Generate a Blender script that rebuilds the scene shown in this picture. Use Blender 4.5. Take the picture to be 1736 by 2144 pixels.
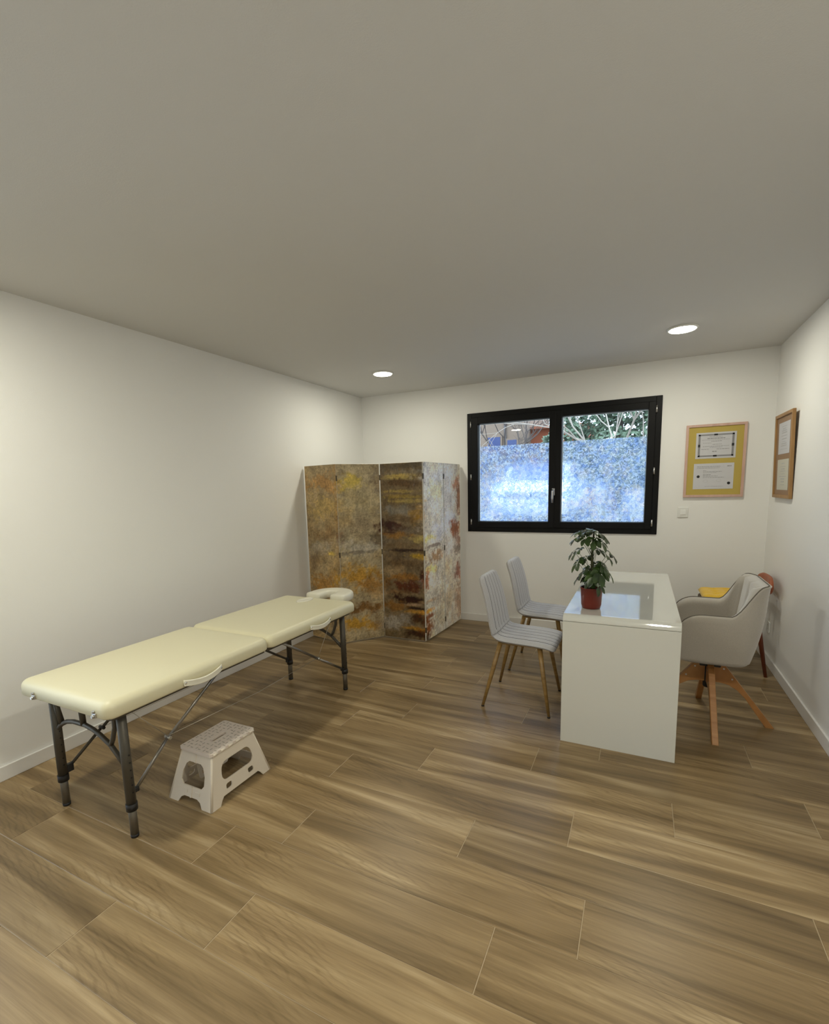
import bpy, bmesh, math, random
import numpy as np
from mathutils import Vector, Matrix
from mathutils.geometry import tessellate_polygon

for o in list(bpy.data.objects):
    bpy.data.objects.remove(o)
C = bpy.context.scene.collection
SC = bpy.context.scene
random.seed(7)
PI = math.pi

# ------------------------------------------------------------------ camera
cd = bpy.data.cameras.new('camera')
cam = bpy.data.objects.new('camera', cd)
C.objects.link(cam)
cam.location = (2.9487, -4.9284, 1.4648)
cam.rotation_mode = 'XYZ'
cam.rotation_euler = (math.radians(82.06602), math.radians(1.51677), math.radians(26.37200))
cd.sensor_fit = 'HORIZONTAL'
cd.sensor_width = 36.0
cd.lens = 1000.294 / 1736 * 36.0
cd.shift_x = (868 - 843.027) / 1736
cd.shift_y = (1161.637 - 1072) / 1736
cd.clip_start = 0.05
cd.clip_end = 300
SC.camera = cam

# ------------------------------------------------------------------ light and exposure
LAMP = 13.0                       # watts of each ceiling lamp
LAMP_COL = (1.0, 0.965, 0.80)
SPREAD = 180.0
SKY = 3.9
w = bpy.data.worlds.new('overcast_sky')
SC.world = w
w.use_nodes = True
nt = w.node_tree
bg = nt.nodes['Background']
bg.inputs['Strength'].default_value = SKY
tc = nt.nodes.new('ShaderNodeTexCoord')
ns = nt.nodes.new('ShaderNodeTexNoise')
ns.inputs['Scale'].default_value = 2.2
ns.inputs['Detail'].default_value = 4
rp = nt.nodes.new('ShaderNodeValToRGB')
rp.color_ramp.elements[0].position = .3
rp.color_ramp.elements[0].color = (.66, .80, 1, 1)
rp.color_ramp.elements[1].position = .7
rp.color_ramp.elements[1].color = (.84, .93, 1, 1)
nt.links.new(tc.outputs['Generated'], ns.inputs['Vector'])
nt.links.new(ns.outputs['Fac'], rp.inputs['Fac'])
nt.links.new(rp.outputs['Color'], bg.inputs['Color'])
sp = nt.nodes.new('ShaderNodeSeparateXYZ')          # overcast sky: the zenith is about three times as bright as the horizon
nt.links.new(tc.outputs['Generated'], sp.inputs[0])
mr = nt.nodes.new('ShaderNodeMapRange')
nt.links.new(sp.outputs['Z'], mr.inputs['Value'])
mr.inputs['From Min'].default_value = 0
mr.inputs['From Max'].default_value = 1
mr.inputs['To Min'].default_value = SKY * .55
mr.inputs['To Max'].default_value = SKY * 1.6
nt.links.new(mr.outputs[0], bg.inputs['Strength'])
SC.view_settings.view_transform = 'Standard'
SC.view_settings.look = 'None'
SC.view_settings.gamma = 1
SC.view_settings.use_curve_mapping = False
SC.view_settings.exposure = 0.2

# ------------------------------------------------------------------ helpers
def lin(r, g, b):
    f = lambda v: (v / 255 / 12.92) if v / 255 <= .04045 else ((v / 255 + .055) / 1.055) ** 2.4
    return (f(r), f(g), f(b))

class MB:
    """collects shapes into one mesh"""
    def __init__(s):
        s.v, s.f, s.sm = [], [], []
    def add(s, vs, fs, smooth=False):
        n = len(s.v)
        s.v += [tuple(p) for p in vs]
        s.f += [tuple(i + n for i in f) for f in fs]
        s.sm += [smooth] * len(fs)
    def box(s, x0, x1, y0, y1, z0, z1, m=None, bev=0.0):
        x0, x1 = min(x0, x1), max(x0, x1); y0, y1 = min(y0, y1), max(y0, y1); z0, z1 = min(z0, z1), max(z0, z1)
        if bev > 0:
            bm = bmesh.new()
            bmesh.ops.create_cube(bm, size=1)
            for v in bm.verts:
                v.co = Vector(((x0 + x1) / 2 + v.co.x * (x1 - x0), (y0 + y1) / 2 + v.co.y * (y1 - y0), (z0 + z1) / 2 + v.co.z * (z1 - z0)))
            bmesh.ops.bevel(bm, geom=list(bm.edges), offset=bev, segments=2, profile=.5, affect='EDGES')
            bm.verts.index_update()
            vs = [v.co.copy() for v in bm.verts]
            fs = [[v.index for v in f.verts] for f in bm.faces]
            bm.free()
        else:
            vs = [Vector(p) for p in ((x0, y0, z0), (x1, y0, z0), (x1, y1, z0), (x0, y1, z0), (x0, y0, z1), (x1, y0, z1), (x1, y1, z1), (x0, y1, z1))]
            fs = [(3, 2, 1, 0), (4, 5, 6, 7), (0, 1, 5, 4), (1, 2, 6, 5), (2, 3, 7, 6), (3, 0, 4, 7)]
        if m is not None:
            vs = [m @ p for p in vs]
        s.add(vs, fs)
        return s
    def tube(s, pts, r, seg=10, cap=True, flat=1.0):
        pts = [Vector(p) for p in pts]
        n = len(pts)
        rs = r if isinstance(r, (list, tuple)) else [r] * n
        vs, fs = [], []
        up = None
        for i, p in enumerate(pts):
            d = (pts[min(i + 1, n - 1)] - pts[max(i - 1, 0)]).normalized()
            if up is None:
                up = Vector((0, 0, 1)) if abs(d.z) < .9 else Vector((1, 0, 0))
            a = (up - d * up.dot(d)).normalized()
            up = a
            b = d.cross(a)
            for k in range(seg):
                t = 2 * PI * k / seg
                vs.append(p + a * math.cos(t) * rs[i] + b * math.sin(t) * rs[i] * flat)
        for i in range(n - 1):
            for k in range(seg):
                k2 = (k + 1) % seg
                fs.append((i * seg + k, i * seg + k2, (i + 1) * seg + k2, (i + 1) * seg + k))
        s.add(vs, fs, True)
        if cap:
            s.add([vs[k] for k in range(seg)], [tuple(range(seg))[::-1]])
            s.add([vs[(n - 1) * seg + k] for k in range(seg)], [tuple(range(seg))])
        return s
    def lathe(s, prof, c=(0, 0, 0), seg=32):
        vs, fs = [], []
        n = len(prof)
        for r, z in prof:
            for k in range(seg):
                t = 2 * PI * k / seg
                vs.append((c[0] + r * math.cos(t), c[1] + r * math.sin(t), c[2] + z))
        for i in range(n - 1):
            for k in range(seg):
                k2 = (k + 1) % seg
                fs.append((i * seg + k, i * seg + k2, (i + 1) * seg + k2, (i + 1) * seg + k))
        s.add(vs, fs, True)
        return s
    def prism(s, pts, fn, t0, t1):
        """pts: 2-D outline; fn(a, b, t) -> 3-D"""
        n = len(pts)
        vs = [fn(a, b, t0) for a, b in pts] + [fn(a, b, t1) for a, b in pts]
        fs = [tuple(range(n))[::-1], tuple(range(n, 2 * n))]
        fs += [(i, (i + 1) % n, n + (i + 1) % n, n + i) for i in range(n)]
        s.add(vs, fs)
        return s
    def plate(s, loops, fn, t0, t1):
        """a plate with holes: loops[0] outline, the rest holes"""
        flat = [p for l in loops for p in l]
        tri = tessellate_polygon([[Vector((a, b, 0)) for a, b in l] for l in loops])
        n = len(flat)
        vs = [fn(a, b, t0) for a, b in flat] + [fn(a, b, t1) for a, b in flat]
        fs = [tuple(t) for t in tri] + [tuple(n + i for i in t)[::-1] for t in tri]
        k = 0
        for l in loops:
            m = len(l)
            fs += [(k + i, k + (i + 1) % m, n + k + (i + 1) % m, n + k + i) for i in range(m)]
            k += m
        s.add(vs, fs)
        return s
    def rings(s, R, close=True, cap=True, smooth=True):
        n = len(R[0])
        vs = [p for r in R for p in r]
        fs = []
        for i in range(len(R) - 1):
            for k in range(n if close else n - 1):
                k2 = (k + 1) % n
                fs.append((i * n + k, i * n + k2, (i + 1) * n + k2, (i + 1) * n + k))
        if cap:
            fs.append(tuple(range(n))[::-1])
            fs.append(tuple((len(R) - 1) * n + k for k in range(n)))
        s.add(vs, fs, smooth)
        return s
    def mesh(s, name, mat):
        me = bpy.data.meshes.new(name)
        me.from_pydata(s.v, [], s.f)
        me.polygons.foreach_set('use_smooth', s.sm)
        me.update()
        bm = bmesh.new(); bm.from_mesh(me)
        bmesh.ops.remove_doubles(bm, verts=bm.verts, dist=1e-6)
        bmesh.ops.recalc_face_normals(bm, faces=bm.faces)
        bm.to_mesh(me); bm.free()
        if mat:
            me.materials.append(mat)
        return me
    def build(s, name, mat, parent=None):
        o = bpy.data.objects.new(name, s.mesh(name, mat))
        C.objects.link(o)
        if parent:
            o.parent = parent
        return o

def empty(name, loc=(0, 0, 0), rz=0.0):
    o = bpy.data.objects.new(name, None)
    o.empty_display_size = .1
    C.objects.link(o)
    o.location = loc
    o.rotation_euler = (0, 0, rz)
    return o

def tag(o, label, cat, group=None):
    o['label'] = label
    o['category'] = cat
    if group:
        o['group'] = group
    return o

def struct(o):
    o['kind'] = 'structure'
    return o

def copy_tree(o, parent=None):
    c = o.copy()
    C.objects.link(c)
    if parent:
        c.parent = parent
    for ch in list(o.children):
        copy_tree(ch, c)
    return c

def rrect(x0, x1, y0, y1, r, n=5):
    p = []
    for cx, cy, a in ((x1 - r, y1 - r, 0), (x0 + r, y1 - r, 90), (x0 + r, y0 + r, 180), (x1 - r, y0 + r, 270)):
        for k in range(n + 1):
            t = math.radians(a + 90 * k / n)
            p.append((cx + r * math.cos(t), cy + r * math.sin(t)))
    return p

def slab(mb, x0, x1, y0, y1, z0, z1, rc, rt, rb=.006, crown=0.0):
    """upholstered slab: rounded plan corners, rolled top edge"""
    R = []
    def ring(ins, z):
        r = max(rc - ins, .002)
        return [(x, y, z) for x, y in rrect(x0 + ins, x1 - ins, y0 + ins, y1 - ins, r)]
    R.append(ring(rb * 1.5 + .02, z0)); R.append(ring(rb, z0)); R.append(ring(0, z0 + rb))
    for k in range(0, 7):
        t = PI / 2 * k / 6
        R.append(ring(rt * (1 - math.cos(t)), z1 - rt + rt * math.sin(t)))
    w_ = min(x1 - x0, y1 - y0) / 2
    for q in (.25, .5, .75, .93):
        R.append(ring(rt + (w_ - rt) * q, z1 + crown * math.sin(q * PI / 2)))
    mb.rings(R)
    return mb

# ------------------------------------------------------------------ materials
def mat(name, col, rough=.5, metal=0.0, spec=.5, coat=0.0, sheen=0.0):
    m = bpy.data.materials.new(name)
    m.use_nodes = True
    b = m.node_tree.nodes['Principled BSDF']
    b.inputs['Base Color'].default_value = (*col, 1)
    b.inputs['Roughness'].default_value = rough
    b.inputs['Metallic'].default_value = metal
    b.inputs['Specular IOR Level'].default_value = spec
    b.inputs['Coat Weight'].default_value = coat
    b.inputs['Coat Roughness'].default_value = .03
    b.inputs['Sheen Weight'].default_value = sheen
    m.diffuse_color = (*col, 1)
    return m

class NT:
    def __init__(s, m):
        s.t = m.node_tree
        s.b = s.t.nodes.get('Principled BSDF')
    def n(s, typ, **kw):
        nd = s.t.nodes.new('ShaderNode' + typ)
        for k, v in kw.items():
            k2 = k.replace('_', ' ')
            if k2 in nd.inputs:
                i = nd.inputs[k2]
                if hasattr(v, 'links') or hasattr(v, 'is_output'):
                    s.t.links.new(v, i)
                else:
                    i.default_value = v
            else:
                setattr(nd, k, v)
        return nd
    def l(s, a, b):
        s.t.links.new(a, b)
    def coord(s, kind='Object', scale=(1, 1, 1), rand=0.0):
        c = s.n('TexCoord')
        mp = s.n('Mapping')
        s.l(c.outputs[kind], mp.inputs['Vector'])
        mp.inputs['Scale'].default_value = scale
        if rand:
            oi = s.n('ObjectInfo')
            mu = s.n('Math', operation='MULTIPLY')
            s.l(oi.outputs['Random'], mu.inputs[0]); mu.inputs[1].default_value = rand
            cx = s.n('CombineXYZ')
            for k in range(3):
                s.l(mu.outputs[0], cx.inputs[k])
            s.l(cx.outputs[0], mp.inputs['Location'])
        return mp.outputs['Vector']
    def noise(s, vec, scale, detail=3, dist=0.0, rough=.5):
        nd = s.n('TexNoise')
        s.l(vec, nd.inputs['Vector'])
        nd.inputs['Scale'].default_value = scale
        nd.inputs['Detail'].default_value = detail
        nd.inputs['Distortion'].default_value = dist
        nd.inputs['Roughness'].default_value = rough
        return nd.outputs['Fac']
    def ramp(s, fac, stops):
        r = s.n('ValToRGB')
        e = r.color_ramp.elements
        while len(e) < len(stops):
            e.new(.5)
        for k, (p, c) in enumerate(stops):
            e[k].position = p
            e[k].color = (*c, 1) if len(c) == 3 else c
        s.l(fac, r.inputs['Fac'])
        return r.outputs['Color']
    def mix(s, fac, a, b, mode='MIX'):
        m = s.n('MixRGB', blend_type=mode)
        for i, v in ((0, fac), (1, a), (2, b)):
            if hasattr(v, 'is_output'):
                s.l(v, m.inputs[i])
            else:
                m.inputs[i].default_value = v if i == 0 else (*v, 1)
        return m.outputs[0]
    def bump(s, h, strength=.2, dist=.002, tgt=None):
        b = s.n('Bump')
        b.inputs['Strength'].default_value = strength
        b.inputs['Distance'].default_value = dist
        s.l(h, b.inputs['Height'])
        s.l(b.outputs['Normal'], (tgt or s.b).inputs['Normal'])
        return b.outputs['Normal']

def paint(name, col):
    m = mat(name, col, .75, spec=.25)
    t = NT(m)
    v = t.coord('Object')
    t.bump(t.noise(v, 210, 3), .25, .0015)
    return m

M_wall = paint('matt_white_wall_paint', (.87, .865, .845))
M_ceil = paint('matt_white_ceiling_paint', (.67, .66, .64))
M_base = mat('white_gloss_skirting', (.80, .79, .77), .35)
M_grout = mat('beige_grout', lin(184, 166, 138), .85, spec=.2)

def floor_mat():
    m = mat('wood_look_porcelain', (.2, .13, .08), .36, spec=.45)
    t = NT(m)
    v = t.coord('Object', (1, 12, 1), 37.0)
    big = t.noise(v, .85, 3, .9, .5)
    col = t.ramp(big, [(.31, lin(112, 92, 62)), (.43, lin(135, 113, 79)), (.52, lin(147, 124, 89)), (.60, lin(160, 137, 100)), (.72, lin(184, 162, 126))])
    v2 = t.coord('Object', (.9, 44, 1), 91.0)
    mid = t.noise(v2, 1.0, 4, 1.2, .6)
    g = t.ramp(mid, [(.34, (.66, .63, .58)), (.48, (1, 1, 1)), (.56, (1, 1, 1)), (.68, (1.25, 1.24, 1.2))])
    col = t.mix(.48, col, g, 'MULTIPLY')
    v4 = t.coord('Object', (5, 190, 1), 61.0)
    fine = t.noise(v4, 1.0, 3, .3, .6)
    col = t.mix(.5, col, t.ramp(fine, [(.35, (.76, .74, .70)), (.6, (1.04, 1.04, 1.04))]), 'MULTIPLY')
    # cathedral figure
    v3 = t.coord('Object', (1.0, 5.5, 1), 53.0)
    fig = t.n('TexWave', wave_type='RINGS', rings_direction='SPHERICAL')
    t.l(v3, fig.inputs['Vector'])
    fig.inputs['Scale'].default_value = 5
    fig.inputs['Distortion'].default_value = 9
    fig.inputs['Detail'].default_value = 3
    fig.inputs['Detail Scale'].default_value = .9
    msk = t.ramp(t.noise(t.coord('Object', (1.1, 2.5, 1), 71.0), 1.6, 2), [(.46, (0, 0, 0)), (.6, (.6, .6, .6))])
    f2 = t.ramp(fig.outputs['Fac'], [(.0, (.70, .67, .62)), (.3, (1, 1, 1)), (.9, (1, 1, 1)), (1, (1.12, 1.12, 1.1))])
    col = t.mix(msk, col, f2, 'MULTIPLY')
    oi = t.n('ObjectInfo')
    br = t.ramp(oi.outputs['Random'], [(0, (.84, .83, .82)), (1, (1.04, 1.03, 1.02))])
    col = t.mix(1.0, col, br, 'MULTIPLY')
    t.l(col, t.b.inputs['Base Color'])
    t.bump(mid, .06, .0008)
    return m
M_tile = floor_mat()

def fabric(name, col, scale=420, var=.16, sheen=.25, bump=.25):
    m = mat(name, col, .85, spec=.2, sheen=sheen)
    t = NT(m)
    v = t.coord('Object')
    n1 = t.noise(v, scale, 2)
    d = tuple(c * (1 - var) for c in col)
    u = tuple(min(c * (1 + var), 1) for c in col)
    t.l(t.ramp(n1, [(.3, d), (.7, u)]), t.b.inputs['Base Color'])
    t.bump(n1, bump, .001)
    return m

def wood(name, a, b, scale=(3, 30, 30), rough=.4):
    m = mat(name, a, rough)
    t = NT(m)
    v = t.coord('Object', scale, 11.0)
    n1 = t.noise(v, 1.5, 4, .8)
    t.l(t.ramp(n1, [(.3, a), (.7, b)]), t.b.inputs['Base Color'])
    return m

M_black = mat('black_window_lacquer', (.0035, .0035, .004), .5, spec=.2)
M_steel = mat('brushed_steel', (.55, .55, .55), .3, 1.0)
M_chrome = mat('bright_metal', (.75, .75, .74), .18, 1.0)
M_gunmetal = mat('grey_leg_metal', (.105, .095, .078), .48, .6)
M_gunmetal2 = mat('pale_inner_leg_metal', (.16, .14, .11), .48, .6)
M_rubber = mat('black_plastic', (.012, .012, .014), .5)
M_white_pl = mat('white_switch_plastic', (.78, .78, .75), .35)
M_gloss = mat('white_high_gloss_lacquer', (.66, .655, .60), .06, spec=.6, coat=.6)
def vinyl():
    m = mat('cream_vinyl', (.76, .715, .505), .38, spec=.45)
    t = NT(m)
    v = t.coord('Object')
    t.bump(t.noise(v, 320, 3), .22, .001)
    return m
M_vinyl = vinyl()
M_vinyl_w = mat('ivory_vinyl', (.83, .80, .67), .38)
M_greyfab = fabric('light_grey_chair_fabric', (.49, .485, .505))
M_seam = mat('dark_grey_seam', (.07, .067, .07), .9)
M_oakmetal = wood('oak_print_steel', lin(128, 98, 52), lin(158, 126, 74), (4, 4, 30), .35)
M_velvet = fabric('beige_velvet', (.43, .39, .335), 300, .08, .6, .12)
M_piping = mat('dark_taupe_piping', (.14, .12, .095), .7)
M_beech = wood('honey_beech', lin(164, 112, 62), lin(188, 136, 82), (3, 30, 3), .32)
M_darkwood = wood('red_brown_wood', lin(92, 42, 22), lin(116, 56, 30), (20, 20, 3), .4)
M_terrac = wood('terracotta_brown_wood', lin(140, 72, 42), lin(165, 90, 55), (10, 10, 3), .45)
M_yellow = fabric('yellow_cotton', lin(226, 184, 62), 300, .1)
M_taupe = mat('grey_taupe_upholstery', lin(112, 100, 84), .8)
M_pot = mat('red_brown_plastic_pot', lin(106, 32, 17), .4)
M_soil = mat('dark_potting_soil', (.02, .014, .01), .95)
M_stem = mat('green_brown_stem', lin(64, 66, 38), .6)
def leafmat():
    m = mat('glossy_green_leaf', lin(44, 70, 30), .32, spec=.5)
    t = NT(m)
    v = t.coord('Object', (1, 1, 1), 9.0)
    t.l(t.ramp(t.noise(v, 14, 2), [(.3, lin(24, 42, 18)), (.7, lin(62, 86, 34))]), t.b.inputs['Base Color'])
    return m
M_leaf = leafmat()
M_stool = mat('warm_grey_plastic', lin(222, 211, 194), .45)
M_stool_top = mat('pale_grey_plastic', lin(222, 210, 200), .5)
M_dash = mat('grey_tread_plastic', lin(168, 158, 146), .6)
M_cream_edge = mat('ivory_screen_wood', (.72, .69, .62), .5)
M_cable = mat('steel_cable', (.50, .46, .40), .35, .8)

def emis(name, col, s):
    m = bpy.data.materials.new(name)
    m.use_nodes = True
    t = m.node_tree
    t.nodes.clear()
    e = t.nodes.new('ShaderNodeEmission')
    e.inputs['Color'].default_value = (*col, 1)
    e.inputs['Strength'].default_value = s
    o = t.nodes.new('ShaderNodeOutputMaterial')
    t.links.new(e.outputs[0], o.inputs[0])
    return m
M_lamp = emis('lamp_diffuser', LAMP_COL, 24.0)


def glassmat(name, tint):
    m = bpy.data.materials.new(name)
    m.use_nodes = True
    t = m.node_tree
    t.nodes.clear()
    tr = t.nodes.new('ShaderNodeBsdfTransparent')
    tr.inputs[0].default_value = (*tint, 1)
    gl = t.nodes.new('ShaderNodeBsdfGlossy')
    gl.inputs['Roughness'].default_value = .01
    lw = t.nodes.new('ShaderNodeFresnel')
    lw.inputs['IOR'].default_value = 1.35
    mx = t.nodes.new('ShaderNodeMixShader')
    o = t.nodes.new('ShaderNodeOutputMaterial')
    t.links.new(lw.outputs[0], mx.inputs[0]); t.links.new(tr.outputs[0], mx.inputs[1]); t.links.new(gl.outputs[0], mx.inputs[2])
    t.links.new(mx.outputs[0], o.inputs[0])
    return m
M_glass = glassmat('clear_door_glass', (.95, .97, .98))
M_glass_t = glassmat('clear_window_glass', (.90, .93, .94))

def filmmat():
    """static-cling privacy film: small irregular prismatic flecks"""
    m = bpy.data.materials.new('prismatic_privacy_film')
    m.use_nodes = True
    t = m.node_tree
    t.nodes.clear()
    s = NT(m)
    v = s.coord('Object')
    n1 = s.noise(v, 34, 1, 2.0)
    n2 = s.noise(v, 9, 2)
    vo = s.n('TexVoronoi')
    s.l(v, vo.inputs['Vector'])
    vo.inputs['Scale'].default_value = 40
    bp = s.n('Bump')
    bp.inputs['Strength'].default_value = 1.0
    bp.inputs['Distance'].default_value = .006
    s.l(n1, bp.inputs['Height'])
    re = s.n('BsdfRefraction')
    re.inputs['Roughness'].default_value = .10
    re.inputs['IOR'].default_value = 1.2
    tint = s.ramp(vo.outputs['Color'], [(.2, (.64, .75, .97)), (.5, (.83, .90, 1.0)), (.8, (.97, .99, 1.0))])
    hue = s.ramp(n2, [(.35, (.72, .82, 1.0)), (.5, (.9, .95, 1)), (.62, (.96, .92, 1.0))])
    col = s.mix(.6, tint, hue, 'MULTIPLY')
    s.l(col, re.inputs['Color'])
    s.l(bp.outputs['Normal'], re.inputs['Normal'])
    tl = s.n('BsdfTranslucent')
    s.l(s.mix(1.0, col, (.95, .98, 1.0), 'MULTIPLY'), tl.inputs['Color'])
    tr = s.n('BsdfTransparent')
    tr.inputs[0].default_value = (.93, .96, 1, 1)
    fl = s.ramp(n1, [(.38, (.14, .14, .14)), (.48, (.28, .28, .28)), (.58, (.78, .78, .78))])
    a = s.n('MixShader')
    s.l(fl, a.inputs[0]); s.l(re.outputs[0], a.inputs[1]); s.l(tl.outputs[0], a.inputs[2])
    b = s.n('MixShader')
    b.inputs[0].default_value = .26
    s.l(a.outputs[0], b.inputs[1]); s.l(tr.outputs[0], b.inputs[2])
    o = s.n('OutputMaterial')
    s.l(b.outputs[0], o.inputs[0])
    return m
M_film = filmmat()

# ------------------------------------------------------------------ room shell
H, W, YF = 2.5111, 3.8994, -5.75
T = .25
fl = struct(MB().box(-.02, W + .02, YF, .02, -.12, -.0016).build('floor', M_grout))
Y0, PT, LT = .0191, .2373, 1.1745
joint = {1: .42, 2: 1.56, 3: .98, 4: .23, 5: 1.565, 6: .72, 7: 1.559, 8: 1.161, 9: 1.624, 10: 1.313, 11: 1.952, 12: 1.557, 13: 2.342,
         14: 1.649, 15: 1.389, 16: 1.73, 17: 1.287, 0: .9, 18: 1.02, 19: .62, 20: 1.44, 21: .2, 22: .87, 23: 1.2, 24: .4}
def tile_mesh(w_, d_):
    b = MB()
    g, e, h = .0015, .0012, .009
    x, y = w_ / 2 - g, d_ / 2 - .0007
    vs = []
    for (ix, z) in ((0, -h), (0, -e * .8), (e, 0)):
        vs += [(-x + ix, -y + ix, z), (x - ix, -y + ix, z), (x - ix, y - ix, z), (-x + ix, y - ix, z)]
    fs = [(8, 9, 10, 11)]
    for r in (0, 4):
        fs += [(r + k, r + (k + 1) % 4, r + 4 + (k + 1) % 4, r + 4 + k) for k in range(4)]
    b.add(vs, fs)
    return b.mesh('tile', M_tile)
cache = {}
for row in range(0, 25):
    yb, ya = min(Y0 - PT * row, 0), max(Y0 - PT * (row + 1), YF)
    if yb - ya < .02:
        continue
    x = joint[row] % LT
    cuts = [0.0] + [x + LT * k for k in range(5) if .02 < x + LT * k < W - .02] + [W]
    for a, b in zip(cuts, cuts[1:]):
        key = (round(b - a, 4), round(yb - ya, 4))
        if key not in cache:
            cache[key] = tile_mesh(*key)
        o = bpy.data.objects.new('tile', cache[key])
        C.objects.link(o)
        o.parent = fl
        o.location = ((a + b) / 2, (ya + yb) / 2, 0)
        if random.random() < .5:
            o.rotation_euler = (0, 0, PI)

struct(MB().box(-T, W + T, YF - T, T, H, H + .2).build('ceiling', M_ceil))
DY0, DY1, DZ1 = -5.68, -4.02, 2.32
b = MB()
b.box(-T, 0, DY1, T, -.12, H).box(-T, 0, YF - T, DY0, -.12, H).box(-T, 0, DY0, DY1, DZ1, H).box(-T, 0, DY0, DY1, -.12, 0)
struct(b.build('wall_left', M_wall))
struct(MB().box(W, W + T, YF - T, T, -.12, H).build('wall_right', M_wall))
WX0, WX1, WZ0, WZ1 = 1.285, 3.085, .985, 2.215
ix = .03
b = MB()
b.box(0, WX0 + ix, 0, T, -.12, H).box(WX1 - ix, W, 0, T, -.12, H)
b.box(WX0 + ix, WX1 - ix, 0, T, -.12, WZ0 + ix).box(WX0 + ix, WX1 - ix, 0, T, WZ1 - ix, H)
struct(b.build('wall_back', M_wall))
struct(MB().box(0, W, YF - T, YF, -.12, H).build('wall_front', M_wall))
bh, bt = .078, .013
def skirting(name, x0, x1, y0, y1):
    struct(MB().box(x0, x1, y0, y1, 0, bh, bev=.003).build(name, M_base))
skirting('baseboard_left', 0, bt, DY1 + .02, -bt)
skirting('baseboard_right', W - bt, W, YF, -bt)
skirting('baseboard_back', 0, W, -bt, 0)

# added unseen glazed door in the left wall, widened to light the right wall
def frame_mb(x0, x1, z0, z1, wdt, y0, y1, p=(0, 0, 0), bev=.003):
    b_ = MB()
    X0, X1, Y0_, Y1_, Z0, Z1 = x0 - p[0], x1 - p[0], y0 - p[1], y1 - p[1], z0 - p[2], z1 - p[2]
    b_.box(X0, X0 + wdt, Y0_, Y1_, Z0, Z1, bev=bev).box(X1 - wdt, X1, Y0_, Y1_, Z0, Z1, bev=bev)
    b_.box(X0 + wdt - .002, X1 - wdt + .002, Y0_, Y1_, Z0, Z0 + wdt, bev=bev).box(X0 + wdt - .002, X1 - wdt + .002, Y0_, Y1_, Z1 - wdt, Z1, bev=bev)
    return b_
dr = struct(empty('added_door_1', (-.1, (DY0 + DY1) / 2, 0), PI / 2))
dw = (DY1 - DY0) / 2
frame_mb(-dw, dw, 0, DZ1, .06, -.04, .04).build('door_frame', M_black, dr)
MB().box(-dw + .06, dw - .06, -.003, .003, .06, DZ1 - .06).build('pane', M_glass, dr)

# ------------------------------------------------------------------ window
win = struct(empty('window_1', ((WX0 + WX1) / 2, 0, WZ0)))
pw = win.location
frame_mb(WX0, WX1, WZ0, WZ1, .05, -.012, .07, pw, .004).build('window_frame', M_black, win)
panes = ((1.403, 2.1225, 1.093, 2.102), (2.2385, 2.978, 1.093, 2.107))
sx = ((WX0 + .048, 2.182), (2.178, WX1 - .048))
for k in range(2):
    gx0, gx1, gz0, gz1 = panes[k]
    s0, s1 = sx[k]
    y0, y1 = (-.022, .05) if k == 0 else (-.018, .05)
    b = MB()
    z0, z1 = WZ0 + .046, WZ1 - .046
    for (a0, a1, c0, c1) in ((s0, gx0, z0, z1), (gx1, s1, z0, z1), (gx0 - .002, gx1 + .002, z0, gz0), (gx0 - .002, gx1 + .002, gz1, z1)):
        b.box(a0 - pw.x, a1 - pw.x, y0, y1, c0 - pw.z, c1 - pw.z, bev=.004)
    sash = b.build('sash', M_black, win)
    MB().box(gx0 - pw.x - .004, gx1 - pw.x + .004, .022, .028, gz0 - pw.z - .004, gz1 - pw.z + .004).build('pane', M_glass_t, sash)
    fz = 1.872
    MB().box(gx0 - pw.x + .012, gx1 - pw.x - .004, .0195, .0205, gz0 - pw.z + .003, fz - pw.z).build('privacy_film', M_film, sash)
    # bright spacer strip round the double glazing
    fb = frame_mb(gx0 - .002, gx1 + .002, gz0 - .002, gz1 + .002, .008, .029, .041, pw, 0)
    fb.build('glazing_spacer', mat('aluminium_spacer', (.7, .72, .74), .35, .6), sash)
    hx = WX0 + .044 if k == 0 else WX1 - .044
    for hz in (1.09, 1.56, 2.10):
        MB().tube([(hx - pw.x, -.026, hz - pw.z - .03), (hx - pw.x, -.026, hz - pw.z + .03)], .007, 10).build('hinge', M_steel, sash)
hd = MB()
hx = 2.172 - pw.x
hd.box(hx - .014, hx + .014, -.034, -.02, 1.355 - pw.z, 1.425 - pw.z, bev=.005)
hd.tube([(hx, -.03, 1.405 - pw.z), (hx, -.062, 1.405 - pw.z), (hx - .002, -.068, 1.395 - pw.z), (hx - .004, -.066, 1.33 - pw.z), (hx - .004, -.062, 1.285 - pw.z)], [.009, .010, .011, .011, .009], 12)
hd.build('window_handle', M_steel, win)

# ------------------------------------------------------------------ ceiling lamps
def downlight(x, y, label, power=1.0):
    o = tag(empty('ceiling_light', (x, y, H)), label, 'lamp', 'round ceiling lamps')
    MB().lathe([(.082, -.001), (.083, -.012), (.093, -.010), (.098, -.004), (.098, 0), (.082, -.001)], seg=40).build('trim_ring', M_white_pl, o)
    MB().lathe([(.0825, -.006), (.080, -.014), (.06, -.018), (.03, -.020), (.0005, -.0205)], seg=40).build('diffuser', M_lamp, o)
    ld = bpy.data.lights.new('led_light', 'AREA')       # added area light just below the diffuser, carries most of the lamp's light
    ld.shape = 'DISK'; ld.size = .16; ld.energy = LAMP * power; ld.color = LAMP_COL; ld.spread = math.radians(SPREAD)
    lo = bpy.data.objects.new('led_light', ld); C.objects.link(lo); lo.parent = o; lo.location = (0, 0, -.022)
    return o
downlight(.79, -.92, 'lit round flush ceiling lamp above the folding screen', .54)
downlight(3.16, -.925, 'lit round flush ceiling lamp above the white desk', .54)
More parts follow.
